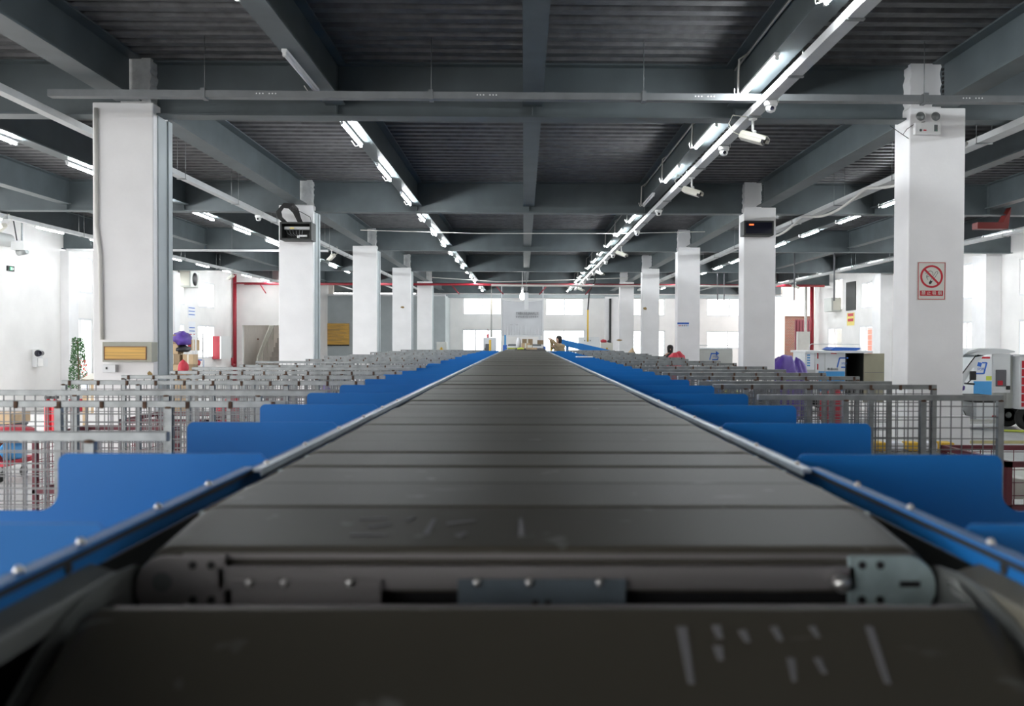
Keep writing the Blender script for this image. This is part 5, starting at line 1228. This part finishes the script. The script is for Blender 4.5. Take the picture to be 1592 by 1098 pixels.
MB().box(Q(1296, 0).x, Q(1305, 0).x, Y3 - 0.008, Y3, z(550.5), z(548)).build('red_reflector', 'sign_red', t)
logo(t, Q(1315.5, 0).x, Y3, z(564), 0.24, right=False)
text('plate_number', '粤通0305', 0.08, (Q(1299, 0).x, Y3 - 0.008, z(574.5)), 'ink', t, width=Q(1307, 0).x - Q(1290, 0).x)
text('side_lettering', '快速直达', 0.08, (Q(1305, 0).x, Y3 - 0.010, z(600)), 'white_plastic', t, width=Q(1316, 0).x - Q(1296, 0).x)
MB().box(Q(1297, 0).x, Q(1316, 0).x, Y3 - 0.010, Y3 - 0.006, z(589.6), z(587.8)).build('white_line', 'white_plastic', t)
open_box(Q(1319, 0).x, Q(1347, 0).x, Y3 - 0.02, Y3 + 1.1, 0.42, z(549), 0.015).build('open_compartment', 'ink', t)
MB().box(Q(1347, 0).x, Q(1379, 0).x, Y3 - 0.04, Y3 + 0.04, z(625), z(549.5)).build('compartment_door', 'beige', t, bevel=0.006)
MB().box(Q(1348, 0).x, Q(1378, 0).x, Y3 - 0.045, Y3 - 0.04, z(579.5), z(579)).build('door_seam', 'ink_grey', t)
MB().box(Q(1254, 0).x, Q(1358, 0).x, Y3 - 0.15, Y3 + 1.15, z(549), z(545.5)).build('roof_slab', 'white_metal', t, bevel=0.01)
MB().box(Q(1254, 0).x, Q(1255.5, 0).x, Y3 - 0.1, Y3 + 0.9, 0.6, z(548)).build('cab_post', 'trike_white', t); MB().box(Q(1270, 0).x, Q(1272.5, 0).x, Y3 - 0.1, Y3 - 0.05, 0.3, z(548)).build('cab_post', 'trike_white', t)
pn = MB().box(Q(1256.5, 0).x, Q(1269, 0).x, Y3 - 0.08, Y3 - 0.07, z(575), z(549)).build('cab_poster', 'paper', t)
for q in range(5): MB().box(Q(1257.5, 0).x, Q(1262, 0).x, Y3 - 0.084, Y3 - 0.08, z(553.5 + q * 4), z(551.5 + q * 4)).build('poster_print', 'trike_blue', pn)
MB().box(Q(1258, 0).x, Q(1330, 0).x, Y3 + 0.1, Y3 + 1.0, 0.32, 0.42).build('chassis', 'ink', t)
MB().tube([(Q(1264, 0).x, Y3 + 0.1, z(545.5)), (Q(1265, 0).x, Y3 + 0.1, z(537)), (Q(1268, 0).x, Y3 + 0.1, z(535)), (Q(1345, 0).x, Y3 + 0.1, z(535.5)), (Q(1345, 0).x, Y3 + 0.1, z(545.5))], 0.012, 6).build('roof_rail', 'white_metal', t)
wheel(t, (Q(1301, 0).x, Y3 + 0.05, 0.27), 0.27, 0.13); wheel(t, (Q(1301, 0).x, Y3 + 1.0, 0.27), 0.27, 0.13); wheel(t, (Q(1262, 0).x, Y3 + 0.5, 0.24), 0.24, 0.11)
d_ = MB().prism([(Q(1300, 0).x, z(544)), (Q(1308, 0).x, z(540)), (Q(1345, 0).x, z(541)), (Q(1350, 0).x, z(542.5)), (Q(1340, 0).x, z(545.4)), (Q(1305, 0).x, z(545.4))], 'y', Y3 + 0.2, Y3 + 0.9)
tag(d_.build('folded_tarp', 'logo_blue'), 'dark blue folded tarp lying on the tricycle roof slab', 'tarp')
# (4) grey cargo body seen from behind, between the second and third right columns
Y4 = 24.0; a = at(1079, 543, Y=Y4); b = at(1139, 543, Y=Y4)
t = thing('delivery_tricycle', ((a.x + b.x) / 2, Y4 + 0.7, 0), 'grey cargo tricycle with blue arrow emblem between the second and third right columns', 'tricycle')
MB().box(a.x, b.x, Y4, Y4 + 1.4, 0.4, a.z).build('cargo_body', 'trike_grey', t, bevel=0.015)
MB().box(a.x, b.x, Y4 - 0.02, Y4 + 1.4, a.z, a.z + 0.03).build('roof_edge', 'white_metal', t)
MB().tube([(a.x + 0.03, Y4 + 0.1, a.z + 0.03), (a.x + 0.03, Y4 + 0.1, a.z + 0.10), (b.x, Y4 + 0.1, a.z + 0.10)], 0.012, 6).build('roof_rail', 'white_metal', t)
logo(t, at(1111, 553, Y=Y4).x, Y4, at(1111, 553.5, Y=Y4).z, 0.21, arrow=True)
text('plate_number', '粤通0302', 0.06, (at(1113, 563, Y=Y4).x, Y4 - 0.006, at(1113, 563, Y=Y4).z), 'ink', t, width=0.26)
for x in (a.x + 0.1, b.x - 0.1): wheel(t, (x, Y4 + 0.4, 0.25), 0.25, 0.12)
# ------------------------------------------------------------------ bags, baskets and clutter
def sack(c, r, m_, lab, seed=1, group=None, name='sack', fl=True, z0=None):
    r = list(r); c = Vector(c)
    o = MB().blob((c.x, c.y, (z0 if z0 is not None else 0.0) + r[2] * 0.75), r, seed, 0.3, 18, 12, True, 2.2).build(name, m_)
    tag(o, lab, 'bag', group); return o
def basket(x0, x1, y0, y1, z0, z1, lab, material='dark_red', shelf=None):
    """red-framed wire basket on castors"""
    t = thing('wire_basket', ((x0 + x1) / 2, (y0 + y1) / 2, 0), lab, 'basket', 'red-framed wire baskets')
    w_ = 0.035
    for x in (x0, x1 - w_):
        for y in (y0, y1 - w_):
            MB().box(x, x + w_, y, y + w_, 0.10, z1).build('corner_post', material, t)
            MB().lathe([(0.045, -0.015), (0.05, 0), (0.045, 0.015)], (x + w_ / 2, y + w_ / 2, 0.05), 'x', 12).build('castor', 'rubber', t)
    for z in (z0, (shelf if shelf else (z0 + z1) / 2), z1):
        m = MB().box(x0, x1, y0, y0 + w_, z - w_, z).box(x0, x1, y1 - w_, y1, z - w_, z).box(x0, x0 + w_, y0, y1, z - w_, z).box(x1 - w_, x1, y0, y1, z - w_, z)
        m.build('rail', material, t)
    m = MB(); q = 0.0022
    x = x0 + 0.05
    while x < x1: m.box(x - q, x + q, y0 + 0.006, y0 + 0.01, z0, z1).box(x - q, x + q, y1 - 0.01, y1 - 0.006, z0, z1); x += 0.08
    y = y0 + 0.05
    while y < y1: m.box(x0 + 0.006, x0 + 0.01, y - q, y + q, z0, z1).box(x1 - 0.01, x1 - 0.006, y - q, y + q, z0, z1); y += 0.08
    z = z0
    while z < z1: m.box(x0, x1, y0 + 0.002, y0 + 0.006, z - q, z + q).box(x0, x1, y1 - 0.006, y1 - 0.002, z - q, z + q).box(x0 + 0.002, x0 + 0.006, y0, y1, z - q, z + q).box(x1 - 0.006, x1 - 0.002, y0, y1, z - q, z + q); z += 0.08
    m.build('wire_mesh', material, t)
    MB().box(x0 + w_, x1 - w_, y0 + w_, y1 - w_, z0 - 0.01, z0).build('base', 'cardboard_dark', t)
    return t
basket(2.98, 3.90, 5.5, 6.4, 0.16, 1.01, 'dark red wire basket at the right edge behind the blue divider', shelf=0.74)
tag(MB().prism([(3.03, 0.76), (3.8, 0.76), (3.8, 0.90), (3.35, 0.90), (3.25, 0.87), (3.03, 0.90)], 'y', 5.6, 6.3).build('torn_sheet', 'sign_cream'), 'torn cream cardboard sheet in the right-hand red basket', 'sheet')
tag(MB().box(3.12, 3.32, 5.56, 5.62, 0.55, 0.72).build('label_card', 'paper'), 'white card hanging on the right-hand red basket', 'card')
for i, (x0, y0, lb) in enumerate(((-3.80, 7.0, 'dark red wire basket in front of the nearest left column'), (-3.77, 8.42, 'dark red wire basket just right of the nearest left column'), (-3.6, 12.6, 'dark red wire basket between first and second left columns'))):
    basket(x0, x0 + 0.82, y0, y0 + 0.85, 0.16, 1.0, lb)
LB = [(-2.9, 10.0, (0.30, 0.20, 0.55), 'sack_white', 'white woven sack behind the left fences, nearest the first column'), (-2.45, 9.7, (0.24, 0.22, 0.55), 'sack_blue', 'blue and white sack behind the left fences'),
      (-1.95, 9.7, (0.22, 0.2, 0.50), 'sack_green', 'green sack behind the left fences'), (-3.5, 10.85, (0.25, 0.25, 0.6), 'sack_red', 'red sack behind the left fences beside the white one'),
      (-2.6, 11.95, (0.25, 0.25, 0.62), 'purple', 'purple sack farther behind the left fences'), (-2.0, 10.85, (0.2, 0.2, 0.6), 'sack_white', 'small white sack right of the green one behind the left fences')]
for i, (x, y, r, m_, lb) in enumerate(LB): sack((x, y, 0), r, m_, lb, i + 3, 'sacks behind the left fences')
RB = [(2.65, 9.6, (0.3, 0.28, 0.52), 'yellow_paper', 'yellow sack behind the right fences'), (2.75, 11.9, (0.28, 0.28, 0.62), 'lime', 'lime sack behind the right fences, farther back'),
      (3.3, 10.3, (0.26, 0.25, 0.5), 'sack_white', 'white sack behind the right fences'), (3.35, 12.6, (0.3, 0.25, 0.6), 'sack_black', 'black sack beside the lime one behind the right fences'),
      (3.1, 14.6, (0.24, 0.25, 0.66), 'sack_blue', 'blue sack far behind the right fences'), (4.9, 14.2, (0.24, 0.22, 0.58), 'sack_red', 'red sack in the right bay beyond the first column')]
for i, (x, y, r, m_, lb) in enumerate(RB): sack((x, y, 0), r, m_, lb, i + 13, 'sacks behind the right fences')
# small yellow and white parcels on a low rack, right side
t = thing('low_rack', (3.3, 8.0, 0), 'low grey rack holding small yellow and white parcels beside the right fences', 'rack')
MB().box(2.75, 3.85, 7.8, 8.3, 0.74, 0.78).build('shelf', 'galvanised', t)
for x in (2.77, 3.80):
    for y in (7.82, 8.25): MB().box(x, x + 0.03, y, y + 0.03, 0, 0.74).build('leg', 'galvanised', t)
for q in range(7):
    x = 2.78 + q * 0.15; m_ = 'yellow' if q % 2 == 0 else 'paper'
    o = MB().box(x, x + 0.11, 7.85, 8.0, 0.785, 0.86).build('small_parcel', m_, bevel=0.01)
    tag(o, '%s small parcel on the low rack, %s from the left' % ('yellow' if q % 2 == 0 else 'white', ['first', 'second', 'third', 'fourth', 'fifth', 'sixth', 'seventh'][q]), 'parcel', 'small parcels on the low rack')
# purple bags by the second right column
p = at(1217, 566, Y=18.0)
tag(MB().blob((p.x, 18.0, 0.62), (0.34, 0.5, 0.80), 6, 0.25, 22, 14, True, 2.0).build('purple_bag', 'purple'), 'big purple plastic bag right of the second right column', 'bag')
p = at(1243, 570, Y=18.6)
tag(MB().blob((p.x, 18.6, 0.55), (0.22, 0.4, 0.72), 9, 0.3, 18, 12, True, 2.0).build('purple_bag', 'purple'), 'smaller purple bag against the right tricycle', 'bag')
p = at(1052, 557, Y=20.5)
tag(MB().blob((p.x, 20.5, 0.62), (0.35, 0.4, 0.86), 12, 0.2, 18, 12, True, 2.0).build('crimson_bag', 'sack_red'), 'crimson bag at the foot of the third right column', 'bag')
p = at(981, 548, Y=26.0)
tag(MB().blob((p.x, 26.0, 0.62), (0.3, 0.4, 0.84), 14, 0.2, 18, 12, True, 2.0).build('ochre_bag', 'cardboard'), 'ochre bag between fourth and fifth right columns', 'bag')
# red-brown door leaf and pallet in the right recess
a = at(1238, 497, Y=41.0); b = at(1253, 570, Y=41.0)
t = thing('red_door_leaf', ((a.x + b.x) / 2, 41, 0), 'tall dark red ribbed door leaf standing open in the right recess', 'door leaf')
MB().box(a.x - 0.05, b.x + 0.35, 41.0, 41.08, 0, a.z).build('leaf', 'dark_red', t)
for q in range(5): MB().box(a.x + 0.02 + q * 0.14, a.x + 0.06 + q * 0.14, 40.96, 41.0, 0.05, a.z - 0.05).build('rib', 'dark_red', t)
p = at(1218, 500, Y=44.4); tag(MB().box(p.x - 0.05, p.x + 0.08, 44.45, 44.58, 0, 4.3).build('recess_post', 'cream_plastic'), 'cream upright post at the edge of the brick recess', 'post')
a = at(1225, 557, Y=42.5); carton(a.x, a.x + 0.7, 42.5, 43.0, 0.0, 0.92, 'cardboard', 'brown carton standing before the brick recess', False)
# ---- left bay
# plant with red flowers outside the left lower window
p = at(118, 560, Y=21.6)
t = thing('potted_bush', (p.x, 21.7, 0), 'tall green bush with red flowers by the left lower window', 'plant')
MB().lathe([(0.16, 0), (0.20, 0.30), (0.18, 0.30), (0.02, 0.28)], (p.x, 21.7, 0), 'z', 18).build('pot', 'sack_red', t)
MB().tube([(p.x, 21.7, 0.25), (p.x + 0.02, 21.7, 0.9), (p.x - 0.02, 21.72, 1.7)], 0.02, 8).build('stem', 'stem', t)
rnd = random.Random(11); m = MB(); fl = MB()
for q in range(1500):
    h = rnd.random(); z = 0.55 + 1.22 * h; rr = (0.20 - 0.10 * h) * (0.4 + 0.8 * math.sqrt(rnd.random())); an = rnd.uniform(0, 2 * PI)
    c = Vector((p.x + rr * math.cos(an), 21.7 + rr * math.sin(an), z)); u = Vector((rnd.uniform(-1, 1), rnd.uniform(-1, 1), rnd.uniform(-1, 1))).normalized(); v_ = u.orthogonal().normalized(); s = rnd.uniform(0.012, 0.026)
    (fl if rnd.random() < 0.10 and z < 1.3 and an < 1.2 or (z < 1.25 and math.cos(an) > 0.75 and rnd.random() < 0.5) else m).add([c - u * s * 1.4, c + v_ * s * 0.6, c + u * s * 1.4, c - v_ * s * 0.6], [(0, 1, 2, 3)])
m.build('foliage', 'leaf', t); fl.build('flowers', 'flower', t)
# cartons beside it
a = at(128, 592, Y=16.0); b = at(160, 632, Y=16.0)
carton(a.x, a.x + 0.26, 16.0, 16.5, 0.0, 1.02, 'cardboard', 'tall carton with open top left of the nearest left column')
carton(a.x + 0.28, a.x + 0.50, 16.1, 16.5, 0.0, 1.0, 'cardboard_dark', 'dark carton against the nearest left column')
o = MB().prism([(a.x - 0.05, 1.03), (a.x + 0.12, 1.14), (a.x + 0.40, 1.13), (a.x + 0.42, 1.06), (a.x + 0.1, 1.022)], 'y', 16.05, 16.4).build('folded_sheet', 'sign_cream'); tag(o, 'cream folded sheet lying on the cartons left of the column', 'sheet')
c_ = MB().box(a.x - 0.02, a.x + 0.12, 15.985, 15.995, 0.80, 1.0).build('white_poster', 'paper'); tag(c_, 'white paper with grey print leaning on the tall carton', 'paper'); MB().box(a.x + 0.02, a.x + 0.08, 15.98, 15.985, 0.87, 0.94).build('print', 'rail_steel', c_)
tag(MB().box(at(150, 545, Y=18).x, at(165, 545, Y=18).x, 18, 18.4, 0, 1.72).build('blue_white_stack', 'paper'), 'white wrapped stack just behind the nearest left column', 'stack')
carton(at(151, 520, Y=18).x, at(165, 520, Y=18).x, 18.02, 18.38, 1.725, 1.93, 'cardboard_dark', 'dark bundle on top of the white wrapped stack', False)
tag(MB().blob((at(157, 583, Y=16.3).x, 16.3, 1.08), (0.12, 0.15, 0.09), 4).build('orange_bag', 'sack_orange'), 'orange-red bag peeking out left of the nearest left column', 'bag')
for px, lb in ((75, 'red extinguisher left of the pair'), (86, 'red and white extinguisher right of the pair')):
    p = at(px, 622, Y=17.0)
    t = thing('fire_extinguisher', (p.x, 17, 0), lb + ' behind the left fences', 'fire extinguisher', 'extinguishers behind the left fences')
    MB().lathe([(0.001, 0), (0.065, 0), (0.07, 0.03), (0.07, 0.50), (0.04, 0.59), (0.02, 0.62), (0.001, 0.62)], (p.x, 17, 0), 'z', 20).build('cylinder', 'sign_red', t)
    MB().box(p.x - 0.04, p.x + 0.04, 16.94, 17.06, 0.62, 0.67).build('valve', 'black', t)
# shelf with boxes and purple bag behind the nearest left column
Y5 = 25.5
sx = lambda px: at(px, 550, Y=Y5).x; sz = lambda py: at(290, py, Y=Y5).z
t = thing('metal_shelf', ((sx(288) + sx(305)) / 2, Y5 + 0.3, 0), 'white metal shelving beside the left wall behind the nearest column', 'shelving')
for px in (288.5, 304.5):
    for dy in (0, 0.55): MB().bar((sx(px), Y5 + dy, 0), (sx(px), Y5 + dy, sz(518)), 0.035).build('upright', 'white_metal', t)
for py in (526, 545, 569, 592): MB().box(sx(288), sx(305), Y5, Y5 + 0.57, max(sz(py) - 0.02, 0.25), max(sz(py), 0.27)).build('shelf_board', 'white_metal', t)
MB().bar((sx(289), Y5, sz(560)), (sx(295), Y5, sz(546)), 0.02).build('brace', 'white_metal', t)
carton(sx(296), sx(303), Y5 + 0.05, Y5 + 0.4, sz(545) + 0.001, sz(528.5), 'cardboard', 'narrow brown carton on the top board of the white shelving')
carton(sx(291), sx(295), Y5 + 0.05, Y5 + 0.4, sz(545) + 0.001, sz(532), 'sign_red', 'small red box beside the carton on the white shelving', False)
for i, (px, m_, lb) in enumerate(((291, 'sack_orange', 'orange-red bag on the lower board of the white shelving'), (297, 'sack_white', 'white bag on the lower board of the white shelving'), (302, 'sack_red', 'red bag at the right end of the lower board'))):
    tag(MB().blob((sx(px), Y5 + 0.2, sz(569) + 0.07), (0.09, 0.15, 0.09), i + 2).build('small_bag', m_), lb, 'bag', 'bags on the white shelving')
Y6 = 24.0
tag(MB().blob((at(283, 533, Y=Y6).x, Y6, at(283, 528, Y=Y6).z + 0.01), (0.24, 0.3, 0.21), 21, 0.3, 20, 12, True, 2).build('purple_bag', 'purple'), 'purple bag piled on cartons behind the nearest left column', 'bag')
tag(MB().blob((at(284, 541, Y=Y6).x, Y6 + 0.02, at(283, 542, Y=Y6).z - 0.02), (0.19, 0.28, 0.10), 22, 0.3, 18, 10, True, 2).build('black_bag', 'sack_black'), 'black bag squeezed under the purple bag', 'bag')
rnd = random.Random(2); zc = 0.0; n = 0
xx = at(273, 560, Y=Y6).x
for q in range(7):
    h = rnd.uniform(0.22, 0.3); w2 = rnd.uniform(0.30, 0.40)
    if zc + h > 1.95: h = 1.95 - zc
    carton(xx - 0.18, xx - 0.18 + w2, Y6 - 0.2, Y6 + 0.2, zc, zc + h - 0.004, 'cardboard' if q % 2 else 'cardboard_dark', 'brown carton in the tall stack behind the nearest left column, %s from the floor' % ['first', 'second', 'third', 'fourth', 'fifth', 'sixth', 'seventh'][q]).__setitem__('group', 'tall stack of cartons'); zc += h
for q in range(5):
    carton(xx + 0.24, xx + 0.52, Y6 - 0.15, Y6 + 0.2, q * 0.27, q * 0.27 + 0.262, 'cardboard_dark' if q % 2 else 'cardboard', 'small carton in the lower stack beside the tall one, %s from the floor' % ['first', 'second', 'third', 'fourth', 'fifth'][q]).__setitem__('group', 'lower stack of cartons')
p = at(285, 573, Y=22.0); MBx = tag(MB().box(p.x - 0.2, p.x + 0.15, 21.8, 22.2, 0, p.z - 0.14).build('crate', 'cardboard_dark'), 'dark crate under the red bag beside the carton stack', 'crate')
tag(MB().blob((p.x, 22.0, p.z), (0.12, 0.14, 0.20), 31).build('red_bag', 'sack_red'), 'red bag standing on the dark crate beside the carton stack', 'bag')
p = at(310, 575, Y=27.5); t = thing('metal_stand', (p.x, 27.5, 0), 'blue metal frame stand beneath the left window beside the shelving', 'frame')
for px in (305, 316): MB().bar((at(px, 560, Y=27.5).x, 27.5, 0), (at(px, 560, Y=27.5).x, 27.5, at(px, 560, Y=27.5).z), 0.035).build('post', 'logo_blue', t)
MB().bar((at(305, 560, Y=27.5).x, 27.5, at(305, 560, Y=27.5).z), (at(316, 560, Y=27.5).x, 27.5, at(305, 560, Y=27.5).z), 0.035).build('rail', 'logo_blue', t)
# trolley with bags at the left edge, table with cardboard
Y7 = 11.2
t = thing('platform_trolley', (at(5, 735, Y=Y7).x, Y7, 0), 'red platform trolley on castors at the left edge', 'trolley')
xa, xb = at(-60, 720, Y=Y7).x, at(31, 720, Y=Y7).x
MB().box(xa, xb, Y7 - 0.3, Y7 + 0.4, 0.20, 0.26).build('platform', 'sack_red', t, bevel=0.01)
for x in (xa + 0.1, xb - 0.12):
    for dy in (-0.2, 0.3):
        c = MB().box(x - 0.02, x + 0.02, Y7 + dy - 0.02, Y7 + dy + 0.02, 0.10, 0.20).build('castor_fork', 'galvanised', t)
        MB().lathe([(0.06, -0.02), (0.07, 0), (0.06, 0.02)], (x, Y7 + dy, 0.07), 'x', 16).build('castor', 'rubber', c)
tag(MB().blob((at(20, 715, Y=Y7).x, Y7, 0.355), (0.11, 0.25, 0.13), 2).build('blue_bag', 'trike_blue'), 'bright blue bag on the red trolley at the left edge', 'bag')
tag(MB().blob((at(-14, 705, Y=Y7).x, Y7, 0.40), (0.14, 0.25, 0.20), 7).build('orange_bag', 'sack_orange'), 'orange bag on the red trolley at the left edge', 'bag')
tag(MB().blob((at(12, 690, Y=Y7).x, Y7 + 0.1, 0.58), (0.26, 0.25, 0.10), 8).build('red_bag', 'sack_red'), 'red bag lying on top of the blue and orange bags', 'bag')
tag(MB().blob((at(34, 690, Y=Y7).x, Y7 + 0.15, 0.54), (0.14, 0.12, 0.07), 9).build('purple_bag', 'purple'), 'small purple and white bag at the edge of the trolley load', 'bag')
Y8 = 13.6
t = thing('work_table', (at(8, 660, Y=Y8).x, Y8, 0), 'low dark table at the left edge behind the fences', 'table')
xa, xb = at(-50, 650, Y=Y8).x, at(27, 650, Y=Y8).x; zt = at(10, 657, Y=Y8).z
MB().box(xa, xb, Y8 - 0.3, Y8 + 0.3, zt - 0.05, zt).build('table_top', 'ink_grey', t)
for x in (xa, xb - 0.05):
    for dy in (-0.28, 0.24): MB().box(x, x + 0.04, Y8 + dy, Y8 + dy + 0.04, 0, zt - 0.05).build('leg', 'ink_grey', t)
carton(xa + 0.02, xb + 0.06, Y8 - 0.28, Y8 + 0.25, zt + 0.001, at(10, 641, Y=Y8).z, 'cardboard', 'wide flat brown carton on the dark table at the left edge')
# a small handcart wheel shadow thing lies flat on the floor
p = at(3, 745, Y=11.0)
# yellow floor line in the right bay
p = at(1540, 687, Y=15.6)
o = MB().box(7.3, 11.8, 15.3, 15.75, 0.001, 0.004).build('floor_marking', 'line_yellow'); tag(o, 'worn yellow line painted on the floor in the right bay', 'floor marking')
p = at(1575, 665, Y=17.0)
pipe('yellow_hose', [(9.2, 17.3, 0.03), (9.6, 17.15, 0.03), (10.2, 17.3, 0.03), (10.6, 17.2, 0.03)], 0.022, 'lime', 'yellow-green hose lying on the floor under the open-cab tricycle', 'hose')
# stains and marks on columns
def stain(px, py, Y, wd, ht, m_, lab):
    p = at(px, py, Y=Y); m = MB(); rnd = random.Random(int(px)); n = 14
    m.prism([(p.x + wd * math.cos(2 * PI * i / n) * rnd.uniform(0.6, 1), p.z + ht * math.sin(2 * PI * i / n) * rnd.uniform(0.5, 1)) for i in range(n)], 'y', Y - 0.001, Y + 0.0005)
    tag(m.build('rust_stain', m_), lab, 'stain')
stain(1003, 480, ROWS[4] - 0.192, 0.07, 0.08, 'stain', 'rust stain on the fourth right column'); stain(626, 478, ROWS[4] - 0.192, 0.08, 0.04, 'stain', 'rust stain on the fourth left column')
stain(963, 529, ROWS[5] - 0.192, 0.14, 0.05, 'stain', 'rust stain low on the fifth right column'); stain(233, 583, ROWS[1] - 0.192, 0.03, 0.05, 'stain', 'brown dirt spots at the lower corner of the nearest left column')

# cable sagging beside the right tray, and thin lines strung across the bays
m = []
for i in range(41):
    f_ = i / 40; m.append((5.02, 10.2 + 9.0 * f_, 4.0 - 0.16 * abs(math.sin(f_ * PI * 3))))
pipe('sagging_cable', m, 0.022, 'conduit', 'white cable sagging in loops beside the right cable tray', 'cable')
pipe('strung_cable', [(-3.6, 19.9, 4.16), (-1.0, 19.9, 4.10), (2.0, 19.9, 4.11), (4.0, 19.9, 4.16)], 0.010, 'conduit', 'thin pale cable strung across the hall under the third bay deck', 'cable')
pipe('strung_cable', [(-3.6, 34.5, 4.14), (-1.0, 34.5, 3.98), (1.4, 34.5, 4.05), (4.0, 34.5, 4.15)], 0.014, 'conduit', 'thin pale cable strung across the hall near the far end', 'cable')
